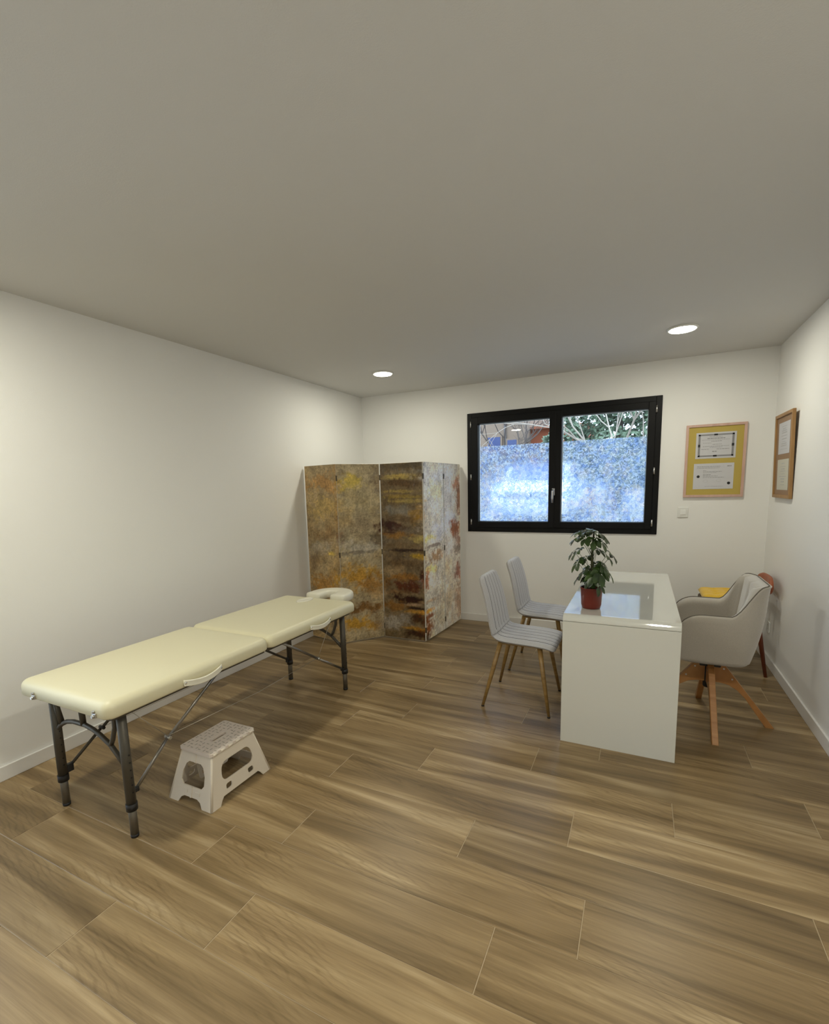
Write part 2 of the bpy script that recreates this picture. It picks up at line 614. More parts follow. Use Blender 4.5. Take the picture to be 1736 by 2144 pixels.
downlight(.79, -4.25, 'lit round flush ceiling lamp over the foot of the massage table', 1.26)
downlight(3.16, -4.25, 'lit round flush ceiling lamp nearest the viewer on the desk side', 1.26)

# ------------------------------------------------------------------ massage table
mt = tag(empty('massage_table', (.785, -2.955, 0)), 'cream vinyl folding massage table on grey metal legs beside the bare white wall', 'massage table')
TX, TY = .785, -2.955
PX0, PX1, PZ0, PZ1 = .462 - TX, 1.112 - TX, .587, .66
YA, YM, YB = -3.875 - TY, -2.948 - TY, -2.035 - TY
p1 = slab(MB(), PX0, PX1, YA, YM - .0015, PZ0, PZ1, .045, .034, .008, .004).build('pad', M_vinyl, mt)
p2 = MB()
slab(p2, PX0, PX1, YM + .0015, YB, PZ0, PZ1, .045, .034, .008, .004)
p2 = p2.build('pad', M_vinyl, mt)
# oval face-hole plug near the far end
el = MB()
R_ = []
for ins, z in ((0, PZ1 + .002), (.003, PZ1 + .007), (.009, PZ1 + .009), (.016, PZ1 + .006), (.022, PZ1 + .004)):
    R_.append([((.048 - ins) * math.cos(t) + .742 - TX, (.082 - ins) * math.sin(t) + (-2.16 - TY), z) for t in [2 * PI * k / 28 for k in range(28)]])
el.rings(R_, cap=True)
el.build('face_hole_plug', M_vinyl_w, p2)
# under-frame rails
b = MB()
for x in (PX0 + .05, PX1 - .05):
    b.box(x - .012, x + .012, YA + .04, YM - .01, PZ0 - .022, PZ0 + .002, bev=.002)
    b.box(x - .012, x + .012, YM + .01, YB - .04, PZ0 - .022, PZ0 + .002, bev=.002)
for y in (YA + .05, YM - .03, YM + .03, YB - .05):
    b.box(PX0 + .05, PX1 - .05, y - .012, y + .012, PZ0 - .022, PZ0 + .002, bev=.002)
b.build('under_frame', M_gunmetal, mt)
LEG = {'nr': (1.0345, -3.771), 'nl': (.5275, -3.771), 'fr': (1.038, -2.113), 'fl': (.531, -2.119)}
for key, (lx, ly) in LEG.items():
    x, y = lx - TX, ly - TY
    ox = -.006 if key[1] == 'r' else .002
    leg = MB().tube([(x + ox, y, PZ0 - .002), (x, y, .125)], [.0195, .0205], 18).build('leg', M_gunmetal, mt)
    MB().tube([(x, y, .15), (x, y, .012)], .0165, 16).build('leg_extension', M_gunmetal2, leg)
    MB().tube([(x, y, .158), (x, y, .126)], .0232, 18).build('collar', M_rubber, leg)
    MB().tube([(x, y, .014), (x, y, 0)], [.0175, .0165], 16).build('foot_cap', M_rubber, leg)
    for k in range(6):
        z = .21 + k * .034
        MB().tube([(x + .0195, y, z), (x + .0212, y, z)], .0035, 8).build('adjustment_hole', M_rubber, leg)
def arch(y, sgn):
    pts = [(.513, .362), (.545, .398), (.574, .421), (.62, .443), (.675, .454), (.763, .456), (.82, .447), (.868, .431), (.937, .398), (.975, .366), (1.02, .325)]
    a = MB().tube([(px - TX, y - TY, z) for px, z in pts], .0105, 10)
    a.tube([(.535 - TX, y - TY, .585), (.553 - TX, y - TY, .49), (.578 - TX, y - TY, .425)], .0125, 10)
    a.tube([(.742 - TX, y - TY, .585), (.750 - TX, y - TY, .455)], .0125, 10)
    a.tube([(.985 - TX, y - TY, .585), (.978 - TX, y - TY, .49), (.955 - TX, y - TY, .43), (.937 - TX, y - TY, .40)], .0105, 10)
    a.build('leg_brace', M_gunmetal, mt)
arch(-3.771, 1)
arch(-2.116, -1)
def stay(x, pts):
    s_ = MB()
    q = [(x - TX, y - TY, z) for y, z in pts]
    s_.tube(q[:2], .0085, 8, flat=.7)
    s_.tube([(q[1][0] + .006, q[1][1], q[1][2]), (q[2][0] + .006, q[2][1], q[2][2])], .0085, 8, flat=.7)
    o = s_.build('folding_stay', M_gunmetal if x < .8 else M_steel_d, mt)
    MB().tube([(q[1][0] - .016, q[1][1], q[1][2]), (q[1][0] + .020, q[1][1], q[1][2])], .008, 10).build('pivot', M_steel if x > .8 else M_rubber, o)
    y, z = q[0][1], q[0][2]
    hb_ = .010 if x > .8 else .02
    MB().box(q[0][0] - .010, q[0][0] + .010, y - .016, y + hb_, z - hb_, z + hb_, bev=.003).build('bracket', M_rubber, o)
M_steel_d = mat('dull_steel_stay', (.30, .285, .26), .33, .85)
stay(1.035, [(-3.745, .205), (-3.572, .358), (-3.24, .575)])
stay(1.035, [(-2.135, .165), (-2.428, .345), (-2.80, .578)])
stay(.530, [(-3.745, .178), (-3.572, .30), (-3.20, .575)])
stay(.530, [(-2.14, .168), (-2.40, .335), (-2.78, .578)])
def wire(pts):
    MB().tube([(x - TX, y - TY, z) for x, y, z in pts], .0016, 6).build('tension_cable', M_cable, mt)
wire([(1.05, -3.572, .372), (1.05, -3.0, .345), (1.05, -2.428, .357)])
wire([(1.04, -3.572, .362), (1.025, -3.745, .575)])
wire([(1.04, -2.428, .35), (1.02, -2.22, .575)])
wire([(.53, -3.572, .30), (.53, -2.95, .30), (.53, -2.40, .335)])
wire([(.53, -2.40, .335), (.56, -2.16, .575)])
def handle(ya, yb):
    x = PX1
    h = MB()
    n = 14
    Rr = []
    for k in range(n + 1):
        t = k / n
        y = ya + (yb - ya) * t - TY
        out = .004 + .016 * math.sin(PI * t) ** .6
        z = .612 - .016 * math.sin(PI * t)
        Rr.append([(x + out, y, z + .015), (x + out + .004, y, z + .014), (x + out + .006, y, z + .009), (x + out + .003, y, z + .005), (x + out + .006, y, z), (x + out + .003, y, z - .005), (x + out + .006, y, z - .009), (x + out + .004, y, z - .014), (x + out, y, z - .015), (x + out - .002, y, z)])
    h.rings(Rr)
    o = h.build('carry_handle', M_vinyl_w, mt)
    for t in (ya + .008, yb - .008):
        MB().lathe([(.0005, .004), (.005, .003), (.007, 0)], seg=12).build('screw', M_chrome, o)
        s_ = o.children[-1]
        s_.rotation_euler = (0, PI / 2, 0)
        s_.location = (x + .010, t - TY, .612)
handle(-3.525, -3.305)
handle(-2.588, -2.375)
for x in (.598, 1.033):
    k_ = MB()
    k_.box(x - .012 - TX, x + .012 - TX, YA - .006, YA + .01, .592, .612, bev=.003)
    k_.tube([(x - TX, YA - .004, .600), (x - TX, YA - .014, .600)], [.009, .006], 12)
    k_.tube([(x - .002 - TX, YA - .002, .612), (x - .002 - TX, YA - .004, .622)], .006, 8)
    k_.build('cradle_socket', M_steel, mt)
# horseshoe head rest beyond the far end
hr = MB()
Rr = []
cx, cy, rm, hw, hh = .797 - TX, -1.905 - TY, .112, .066, .035
path = [(cx - rm, cy - .075)] + [(cx + rm * math.cos(t), cy + rm * math.sin(t)) for t in [PI - PI * k / 18 for k in range(19)]] + [(cx + rm, cy - .075)]
n = len(path)
def ringat(p, d, sc):
    nx, ny = d[1], -d[0]
    out = []
    for k in range(20):
        t = 2 * PI * k / 20
        ct, st = math.cos(t), math.sin(t)
        e = .55
        u = math.copysign(abs(ct) ** e, ct) * hw * sc
        v = math.copysign(abs(st) ** e, st) * hh * (.35 + .65 * sc)
        out.append((p[0] + nx * u, p[1] + ny * u, .645 + v))
    return out
for i, p in enumerate(path):
    a, b2 = path[max(i - 1, 0)], path[min(i + 1, n - 1)]
    d = Vector((b2[0] - a[0], b2[1] - a[1])).normalized()
    if i == 0:
        for q, sc in ((-.02, .45), (-.016, .75), (-.008, .93)):
            Rr.append(ringat((p[0] + d.x * q, p[1] + d.y * q), d, sc))
    Rr.append(ringat(p, d, 1))
    if i == n - 1:
        for q, sc in ((.008, .93), (.016, .75), (.02, .45)):
            Rr.append(ringat((p[0] + d.x * q, p[1] + d.y * q), d, sc))
hr.rings(Rr)
hr = hr.build('head_rest', M_vinyl_w, mt)
for x in (-.08, .08):
    MB().tube([(cx + x, YB - .01, .605), (cx + x, cy + .02, .605), (cx + x * .8, cy + .05, .618)], .006, 8).build('cradle_rod', M_steel, hr)

# ------------------------------------------------------------------ step stool
st = tag(empty('step_stool', (1.083, -3.332, 0)), 'low pale plastic folding step stool standing beside the massage table', 'stool')
ZT = .25
def lerp(a, b, t):
    return a + (b - a) * t
TOPX, TOPY, BOTX, BOTY = .100, .133, .145, .197
def side_pt(axis, sgn):
    """2-D panel coordinate (a along the side, z) -> 3-D on the sloping side"""
    def fn(a, z, t):
        k = 1 - z / (ZT - .012)
        if axis == 'x':
            hw_, off = lerp(TOPY, BOTY, k), lerp(TOPX, BOTX, k)
            return (sgn * (off - t), a * hw_, z)
        hw_, off = lerp(TOPX, BOTX, k), lerp(TOPY, BOTY, k)
        return (a * hw_, sgn * (off - t), z)
    return fn
zt = ZT - .012
outl_long = [(-1, 0), (-.72, 0), (-.66, .022), (-.60, .034), (.60, .034), (.66, .022), (.72, 0), (1, 0), (1, zt), (-1, zt)]
def rr(a0, a1, z0, z1, ra, rz, n=4):
    p = []
    for ca, cz, s0 in ((a1 - ra, z1 - rz, 0), (a0 + ra, z1 - rz, 90), (a0 + ra, z0 + rz, 180), (a1 - ra, z0 + rz, 270)):
        for k in range(n + 1):
            t = math.radians(s0 + 90 * k / n)
            p.append((ca + ra * math.cos(t), cz + rz * math.sin(t)))
    return p
h1 = rr(-.62, .62, .098, .185, .20, .035)
h2, h3 = rr(-.50, -.30, .054, .080, .05, .007, 2), rr(.30, .50, .054, .080, .05, .007, 2)
for s_ in (1, -1):
    MB().plate([outl_long, h1, h2, h3], side_pt('x', s_), 0, .006).build('side_panel', M_stool, st)
outl_end = [(-1, 0), (-.55, 0), (-.45, .026), (-.3, .036), (.3, .036), (.45, .026), (.55, 0), (1, 0), (1, zt), (-1, zt)]
h4 = [(-.60, .10), (-.45, .082), (.45, .082), (.60, .10), (.62, .14), (.50, .178), (.35, .19), (-.35, .19), (-.50, .178), (-.62, .14)]
for s_ in (1, -1):
    e_ = MB().plate([outl_end, h4], side_pt('y', s_), 0, .006).build('end_panel', M_stool, st)
    fn = side_pt('y', s_)
    for pts_, t0_, nm in (([(-.035, .036), (.035, .036), (.03, .082), (-.03, .082)], -.003, 'fold_hinge'), ([(-.42, .052), (-.2, .052), (-.2, .066), (-.42, .066)], -.0025, 'latch'),
                         ([(.2, .052), (.42, .052), (.42, .066), (.2, .066)], -.0025, 'latch'), ([(-.02, .19), (.02, .19), (.02, .232), (-.02, .232)], -.0025, 'fold_hinge')):
        MB().prism(pts_, fn, t0_, .002).build(nm, M_stool, e_)
for sx_ in (-1, 1):
    for sy_ in (-1, 1):
        MB().tube([(sx_ * (BOTX - .004), sy_ * (BOTY - .004), 0), (sx_ * (TOPX - .004), sy_ * (TOPY - .004), zt)], .0062, 10).build('corner_rib', M_stool, st)
tp = MB()
slot = rr(-.014, .014, -.048, .048, .012, .012, 3)
tp.plate([rrect(-.108, .108, -.143, .143, .014, 4), slot], lambda a, b_, t: (a, b_, ZT - t), 0, .014)
top = tp.build('seat', M_stool_top, st)
ds = MB()
rnd = random.Random(3)
for i in range(8):
    for j in range(11):
        a, b_ = -.091 + i * .026, -.125 + j * .025
        a += rnd.uniform(-.004, .004); b_ += rnd.uniform(-.004, .004)
        if abs(a) < .018 and abs(b_) < .055:
            continue
        l_, w_ = .0072, .0018
        if (i + j) % 2:
            l_, w_ = w_, l_
        ds.box(a - l_, a + l_, b_ - w_, b_ + w_, ZT - .001, ZT + .0012)
d_ = ds.build('grip_dashes', M_dash, top)
d_['kind'] = 'stuff'
for s_ in (1, -1):
    for k in range(6):
        y = -.118 + k * .047
        MB().tube([(s_ * .108, y - .014, ZT - .008), (s_ * .108, y + .014, ZT - .008)], .0065, 8).build('hinge_knuckle', M_stool, top)
inn = MB()
inn.plate([rr(-.09, .09, .06, .17, .012, .012, 3)] + [rr(-.072 + .052 * i, -.032 + .052 * i, .075 + .03 * j, .097 + .03 * j, .004, .004, 2) for i in range(3) for j in range(3)], lambda a, z, t: (-.062 + t + (.12 - z) * .25, a, z), 0, .005)
inn.build('inner_brace', M_stool, st)

# ------------------------------------------------------------------ folding screen
scr = tag(empty('folding_screen', (.62, -.85, 0)), 'five-panel folding screen with abstract brown and ochre canvas print', 'folding screen', .54)
SHt = 1.70
FP = [(.020, -1.150), (.446, -1.238), (.711, -.902), (1.160, -.900), (1.186, -.462), (1.205, -.030)]
rng = np.random.default_rng(11)
def vnoise(x, y, seed=0, oct_=4):
    r = np.random.default_rng(seed)
    out = np.zeros_like(x); amp = 1.0; tot = 0
    for o_ in range(oct_):
        g = r.random((97, 97))
        xi, yi = np.floor(x).astype(int), np.floor(y).astype(int)
        fx, fy = x - xi, y - yi
        fx, fy = fx * fx * (3 - 2 * fx), fy * fy * (3 - 2 * fy)
        a = g[xi % 97, yi % 97]; b_ = g[(xi + 1) % 97, yi % 97]; c_ = g[xi % 97, (yi + 1) % 97]; d = g[(xi + 1) % 97, (yi + 1) % 97]
        out += amp * ((a * (1 - fx) + b_ * fx) * (1 - fy) + (c_ * (1 - fx) + d * fx) * fy)
        tot += amp; amp *= .55
        x, y = x * 2.03 + 11.3, y * 2.03 + 5.7
    return out / tot
# soft patches of the print: panel, u, v (from the bottom), half sizes, colour, strength, streakiness
BL = [
 (0,.55,.90,.6,.05,(170,124,62),.6,0),(0,.5,.76,.6,.06,(168,142,84),.6,0),(0,.6,.62,.5,.06,(122,92,54),.6,0),(0,.3,.52,.5,.06,(150,144,132),.5,0),(0,.75,.505,.12,.012,(205,182,96),.8,0),
 (0,.5,.33,.6,.06,(148,106,40),.7,0),(0,.1,.45,.3,.06,(112,86,56),.5,0),(0,.6,.17,.6,.08,(140,112,70),.5,0),(0,.95,.8,.06,.3,(150,112,50),.4,0),
 (1,.3,.90,.3,.045,(172,150,60),.7,0),(1,.45,.80,.6,.06,(160,146,110),.5,0),(1,.95,.9,.14,.14,(104,94,84),.55,0),(1,.5,.66,.6,.07,(132,114,88),.5,0),(1,.6,.54,.6,.05,(158,152,140),.6,0),
 (1,.4,.51,.5,.012,(84,76,66),.6,1),(1,.95,.585,.25,.04,(92,78,58),.7,0),(1,.05,.6,.15,.04,(104,70,44),.5,0),(1,.35,.38,.5,.07,(158,122,46),.8,0),(1,.8,.32,.35,.06,(140,100,36),.7,0),
 (1,.4,.19,.7,.03,(104,70,26),.8,0),(1,.35,.09,.4,.05,(172,130,40),.8,0),(1,.8,.1,.3,.06,(122,92,52),.6,0),(1,.9,.26,.25,.04,(170,150,118),.5,0),
 (2,.5,.985,.7,.02,(84,76,62),.7,1),(2,.5,.95,.6,.02,(122,114,98),.6,0),(2,.5,.925,.45,.022,(166,146,84),.85,1),(2,.5,.885,.5,.03,(84,62,36),.85,0),(2,.5,.845,.5,.008,(158,138,76),.8,1),
 (2,.55,.815,.5,.010,(150,128,62),.8,1),(2,.55,.79,.5,.012,(164,142,78),.85,1),(2,.5,.74,.6,.03,(124,118,106),.8,0),(2,.85,.72,.25,.05,(150,112,30),.7,1),(2,.25,.645,.35,.035,(56,22,4),1,0),
 (2,.5,.70,.4,.025,(92,70,44),.6,0),(2,.75,.63,.35,.03,(112,98,80),.7,0),(2,.35,.60,.4,.02,(138,96,34),.7,0),(2,.85,.585,.25,.02,(166,146,84),.8,0),(2,.3,.545,.4,.02,(96,74,46),.6,0),
 (2,.6,.515,.45,.012,(40,20,6),.9,1),(2,.4,.48,.5,.03,(98,84,66),.6,0),(2,.85,.485,.25,.016,(170,140,38),.8,1),(2,.6,.44,.5,.03,(80,58,34),.6,0),(2,.3,.40,.4,.03,(150,126,90),.6,0),(2,.55,.36,.4,.03,(140,96,36),.8,0),
 (2,.65,.315,.45,.035,(78,36,8),.9,0),(2,.97,.38,.1,.05,(52,18,2),.9,0),(2,.3,.27,.35,.02,(122,88,50),.6,0),(2,.6,.235,.40,.035,(42,14,2),1,0),(2,.65,.205,.25,.010,(150,128,104),.7,1),(2,.75,.185,.35,.010,(34,12,4),.9,1),
 (2,.75,.163,.35,.014,(170,130,56),.95,1),(2,.3,.19,.3,.03,(120,84,36),.8,1),(2,.3,.10,.45,.05,(140,132,120),.85,0),(2,.85,.12,.25,.03,(60,36,14),.9,0),(2,.75,.065,.3,.012,(164,122,46),.95,1),(2,.8,.03,.35,.025,(52,28,10),.9,0),
 (3,.5,.93,.7,.05,(182,178,176),.6,0),(3,.55,.84,.4,.07,(196,186,140),.6,0),(3,.5,.7,.6,.08,(190,182,170),.5,0),(3,.75,.6,.5,.06,(186,186,196),.6,0),(3,.2,.585,.3,.02,(196,180,106),.7,0),(3,.4,.53,.5,.015,(96,76,64),.7,1),
 (3,.55,.47,.5,.035,(138,104,66),.8,0),(3,.3,.405,.3,.025,(216,196,130),.85,0),(3,.5,.33,.6,.06,(186,180,174),.6,0),(3,.08,.34,.14,.06,(134,76,34),.8,0),(3,.25,.22,.4,.012,(170,140,100),.6,1),
 (3,.7,.20,.35,.05,(132,120,106),.7,0),(3,.15,.165,.28,.014,(206,150,58),.9,1),(3,.2,.135,.3,.02,(110,58,14),.85,1),(3,.15,.06,.25,.06,(112,62,18),.9,0),(3,.7,.1,.4,.06,(172,160,134),.6,0),(3,.05,.02,.15,.03,(60,34,14),.8,0),
 (4,.4,.9,.5,.06,(196,190,186),.6,0),(4,.75,.88,.28,.05,(150,104,78),.8,0),(4,.9,.78,.16,.10,(132,88,62),.8,0),(4,.3,.66,.5,.06,(200,200,208),.7,0),(4,.65,.6,.32,.05,(138,86,58),.9,0),(4,.85,.53,.2,.05,(120,76,54),.7,0),
 (4,.3,.5,.4,.06,(196,190,186),.6,0),(4,.75,.47,.35,.035,(112,98,88),.8,0),(4,.3,.35,.4,.08,(184,172,152),.6,0),(4,.85,.31,.22,.06,(120,66,44),.8,0),(4,.35,.2,.5,.08,(160,146,122),.6,0),(4,.85,.12,.25,.1,(142,108,80),.7,0),
]
BASE = [(150,131,98),(148,134,106),(112,95,68),(186,180,168),(186,178,168)]
def panel_print(k, U, V, wdt):
    col = np.empty(U.shape + (3,)); col[:] = np.array(lin(*BASE[k]))
    X, Y = U * wdt + k * .44, V * SHt
    w1 = vnoise(X * 9, Y * 9, 5) - .5
    w2 = vnoise(X * 9 + 40, Y * 9 + 17, 6) - .5
    wf = vnoise(X * 34, Y * 34, 9) - .5
    stx = vnoise(X * 7, Y * 90, 21) - .5
    for (p, u, v, ru, rv, c_, al, stz) in BL:
        if abs(p - k) > 1:
            continue
        uu = (U + (k - p) - u) / ru + w1 * (1.0 if not stz else .5)
        vv = (V - v) / rv + w2 * (1.6 if not stz else .9) + stx * (1.2 if stz else .4)
        d = np.sqrt(uu * uu + vv * vv) + wf * 1.5
        a = al * np.clip((1.3 - d) / .85, 0, 1)
        a = a * a * (3 - 2 * a)
        col = col * (1 - a[..., None]) + np.array(lin(*c_)) * a[..., None]
    mott = vnoise(X * 14, Y * 14, 31)
    grain = vnoise(X * 85, Y * 85, 33, 3)
    ln = vnoise(X * 30, Y * 8, 35); l2 = vnoise(X * 8, Y * 44, 37)
    f = (1.5, 1.5, 1.3, 1.95, 1.95)[k] * (.56 + .88 * mott) * (.58 + .84 * grain)
    scr_ = np.clip(1 - np.abs(ln - .5) / .035, 0, 1) * .28 + np.clip(1 - np.abs(l2 - .5) / .03, 0, 1) * .25
    f = f * (1 - scr_)
    col = col * f[..., None]
    warm = np.clip((vnoise(X * 6, Y * 6, 51) - .5) * 3, 0, 1)[..., None]
    col = col * (1 - warm * np.array([0.0, .09, .26]))
    return np.clip(col, 0, 1)
M_print = mat('canvas_print', (.3, .25, .15), .42, spec=.35)
t_ = NT(M_print)
at = t_.n('Attribute', attribute_name='print')
t_.l(at.outputs['Color'], t_.b.inputs['Base Color'])
t_.bump(t_.noise(t_.coord('Object'), 700, 2), .12, .0006)
TH = .024
for k in range(5):
    a, b2 = Vector(FP[k]), Vector(FP[k + 1])
    d = (b2 - a).normalized()
    nrm = Vector((d.y, -d.x))               # towards the room
    a2, b3 = a + d * (.0012 if k == 1 else .004), b2 - d * (.0012 if k == 0 else .004)
    wd = (b3 - a2).length
    base = Matrix.Translation((a2.x - scr.location.x, a2.y - scr.location.y, 0)) @ Matrix(((d.x, -nrm.x, 0, 0), (d.y, -nrm.y, 0, 0), (0, 0, 1, 0), (0, 0, 0, 1)))
    pb = MB().box(0, wd, 0, TH, .012, SHt, base, .002)
    pn = pb.build('panel', M_cream_edge, scr)
    nu, nv = int(wd / .0055), int((SHt - .014) / .0055)
    us, vs_ = np.linspace(0, 1, nu), np.linspace(0, 1, nv)
    Ug, Vg = np.meshgrid(us, vs_)
    col = panel_print(k, Ug, Vg, wd)
    P = np.zeros((nv * nu, 3))
    lx_, lz_ = (Ug * (wd - .006) + .003).ravel(), (Vg * (SHt - .018) + .015).ravel()
    lx_ = lx_ if k > 1 else (lx_ - .003) / (wd - .006) * wd
    P[:, 0] = base[0][3] + d.x * lx_ + nrm.x * .0012
    P[:, 1] = base[1][3] + d.y * lx_ + nrm.y * .0012
    P[:, 2] = lz_
    me = bpy.data.meshes.new('canvas_print')
    idx = np.arange(nv * nu).reshape(nv, nu)
    q = np.stack([idx[:-1, :-1], idx[:-1, 1:], idx[1:, 1:], idx[1:, :-1]], -1).reshape(-1, 4)
    me.vertices.add(nv * nu); me.vertices.foreach_set('co', P.ravel())
    me.loops.add(q.size); me.loops.foreach_set('vertex_index', q.ravel().astype(np.int32))
    me.polygons.add(len(q)); me.polygons.foreach_set('loop_start', np.arange(0, q.size, 4, dtype=np.int32)); me.polygons.foreach_set('loop_total', np.full(len(q), 4, dtype=np.int32))
    me.update(calc_edges=True)
    ca = me.attributes.new('print', 'FLOAT_COLOR', 'POINT')
    rgba = np.ones((nv * nu, 4), dtype=np.float32); rgba[:, :3] = col.reshape(-1, 3)
    ca.data.foreach_set('color', rgba.ravel())
    me.materials.append(M_print)
    o = bpy.data.objects.new('canvas_print', me)
    C.objects.link(o); o.parent = pn
    if k < 4:
        for z in (SHt - .13, .86, .12):
            p = FP[k + 1]
            MB().box(p[0] - scr.location.x - .006, p[0] - scr.location.x + .006, p[1] - scr.location.y - .004, p[1] - scr.location.y + .012, z - .025, z + .025, bev=.001).build('hinge', mat('bronze_hinge', (.12, .10, .07), .5, .6), scr)

# ------------------------------------------------------------------ desk
DKX0, DKX1, DKY0, DKY1, DKZ = 2.582, 3.157, -2.226, -.708, .75
dk = tag(empty('desk', ((DKX0 + DKX1) / 2, (DKY0 + DKY1) / 2, 0)), 'glossy white waterfall desk with rounded top edges', 'desk')
hx, hy = (DKX1 - DKX0) / 2, (DKY1 - DKY0) / 2
r, th = .034, .05
def arcp(cx, cy, rad, a0, a1, n=8):
    return [(cx + rad * math.cos(math.radians(a0 + (a1 - a0) * k / n)), cy + rad * math.sin(math.radians(a0 + (a1 - a0) * k / n))) for k in range(n + 1)]
zs = DKZ - .040
outline = [(-hy, zs)] + arcp(-hy + r, DKZ - r, r, 180, 90) + arcp(hy - r, DKZ - r, r, 90, 0) + [(hy, zs), (hy - th, zs), (hy - th, DKZ - .052), (-hy + th, DKZ - .052), (-hy + th, zs)]
def smoothprism(mb, pts, fn, t0, t1, sm):
    n = len(pts)
    vs = [fn(a, b_, t0) for a, b_ in pts] + [fn(a, b_, t1) for a, b_ in pts]
    mb.add(vs, [tuple(range(n))[::-1], tuple(range(n, 2 * n))])
    mb.add(vs, [(i, (i + 1) % n, n + (i + 1) % n, n + i) for i in range(n)], sm)
bm_ = MB()
smoothprism(bm_, outline, lambda a, z, t: (t, a, z), -hx, hx, False)
top_o = bm_.build('desk_top', M_gloss, dk)
mdb = top_o.modifiers.new('bevel', 'BEVEL'); mdb.width = .0025; mdb.segments = 2; mdb.limit_method = 'ANGLE'; mdb.angle_limit = math.radians(40)
for f in top_o.data.polygons:
    f.use_smooth = False
for s_ in (-1, 1):
    ya = -hy if s_ < 0 else hy - th
    MB().box(-hx, hx, ya, ya + th, 0, zs - .0015, bev=.0015).build('end_panel', M_gloss, dk)

# ------------------------------------------------------------------ channelled dining chairs
def pad(path, hw_f, thick_f, nch, amp, nper=8, e=.5):
    """path: list of (x, z, nx, nz) along the visible face; padded panel with stitched channels across y"""
    mb = MB()
    n = len(path)
    Rr = []
    for i, (x, z, nx, nz) in enumerate(path):
        t = i / (n - 1)
        hw_, th_ = hw_f(t), thick_f(t)
        ring = []
        m = nch * nper
        for k in range(m + 1):
            v = -1 + 2 * k / m
            ph = (v + 1) / 2 * nch
            g = abs(math.sin(PI * ph)) ** .7
            edge = 1 - abs(v) ** 8
            h = th_ * (.5 * edge) + amp * (g - 1) * (1 if abs(v) < .995 else 0) * min(1, th_ / .03)
            ring.append((x + nx * h, v * hw_, z + nz * h))
        for k in range(13):
            v = 1 - 2 * k / 12
            edge = 1 - abs(v) ** 8
            h = -th_ * .5 * edge
            ring.append((x + nx * h, v * hw_ * .995, z + nz * h))
        Rr.append(ring)
    mb.rings(Rr)
    return mb
def resample(pts, n):
    P = [Vector((a, b_)) for a, b_ in pts]
    # Catmull-Rom
    out = []
    Q = [P[0] * 2 - P[1]] + P + [P[-1] * 2 - P[-2]]
    L = len(P) - 1
    for k in range(n):
        u = k / (n - 1) * L
        i = min(int(u), L - 1); t = u - i
        a, b_, c_, d = Q[i], Q[i + 1], Q[i + 2], Q[i + 3]
        out.append(.5 * (2 * b_ + (c_ - a) * t + (2 * a - 5 * b_ + 4 * c_ - d) * t * t + (3 * b_ - a - 3 * c_ + d) * t ** 3))
    return out
def with_normals(pp, side):
    res = []
    for i, p in enumerate(pp):
        d = (pp[min(i + 1, len(pp) - 1)] - pp[max(i - 1, 0)]).normalized()
        nx, nz = (-d.y, d.x) if side > 0 else (d.y, -d.x)
        res.append((p.x, p.y, nx, nz))
    return res
def endround(t, a=.10, f0=.25):
    """1 in the middle, rounding off towards t=1"""
    if t > 1 - a:
        q = (t - (1 - a)) / a
        return f0 + (1 - f0) * math.sqrt(max(0, 1 - q * q))
    return 1.0
# centre lines of the padding (local x towards the desk)
seat_c = resample([(-.165, .515), (-.150, .485), (-.118, .466), (-.06, .458), (.02, .455), (.10, .452), (.17, .447), (.215, .437), (.238, .422)], 30)
back_c = resample([(-.152, .495), (-.164, .54), (-.177, .61), (-.191, .68), (-.209, .75), (-.232, .82), (-.252, .872)], 26)
seat_p = with_normals(seat_c, 1)
back_p = with_normals(back_c, -1)
sb = pad(seat_p, lambda t: .208 * (.985 + .015 * min(1, t * 4)) * endround(t, .16, .80), lambda t: .050 * endround(t, .07, .25) * (1 if t > .05 else .8), 7, .0075)
bb = pad(back_p, lambda t: (.212 + .010 * math.sin(PI * min(t * 1.3, 1)) - .022 * t) * endround(t, .20, .70), lambda t: .050 * endround(t, .07, .25), 7, .0075)
def dining_chair():
    o = empty('dining_chair')
    s_ = sb.build('seat', M_greyfab, o)
    bk = bb.build('backrest', M_greyfab, o)
    # stitched lines in the channel valleys
    for (pp, hwf, par, amp) in ((seat_p, lambda t: .208 * endround(t, .16, .80), s_, 1), (back_p, lambda t: (.212 + .010 * math.sin(PI * min(t * 1.3, 1)) - .022 * t) * endround(t, .20, .70), bk, 1)):
        sm = MB()
        for ch in range(1, 7):
            v = -1 + 2 * ch / 7
            pts = []
            for i, (x, z, nx, nz) in enumerate(pp):
                t = i / (len(pp) - 1)
                if t < .06 or t > .97:
                    continue
                th_ = .05 * endround(t, .07, .25)
                h = th_ * .5 * (1 - abs(v) ** 8) - .0075 + .0012
                pts.append((x + nx * h, v * hwf(t), z + nz * h))
            sm.tube(pts, .0017, 5)
        sm.build('stitching', M_seam, par)
    for sx_ in (-1, 1):
        for sy_ in (-1, 1):
            xt, xb = (-.115, -.216) if sx_ < 0 else (.138, .214)
            lg = MB().tube([(xt, sy_ * .150, .437), (lerp(xt, xb, .5), sy_ * .186, .219), (xb, sy_ * .222, .008)], [.0165, .0135, .0095], 14).build('leg', M_oakmetal, o)
            MB().tube([(xb, sy_ * .222, .0095), (xb, sy_ * .2222, 0)], [.0102, .010], 12).build('foot_cap', M_rubber, lg)
    fr = MB()
    for x in (-.112, .136):
        fr.box(x - .012, x + .012, -.165, .165, .424, .434, bev=.002)
    for y in (-.15, .15):
        fr.box(-.11, .135, y - .01, y + .01, .425, .433, bev=.002)
    fr.build('seat_frame', M_oakmetal, o)
    return o
ch1 = dining_chair()
ch1.location = (2.262, -1.757, 0)
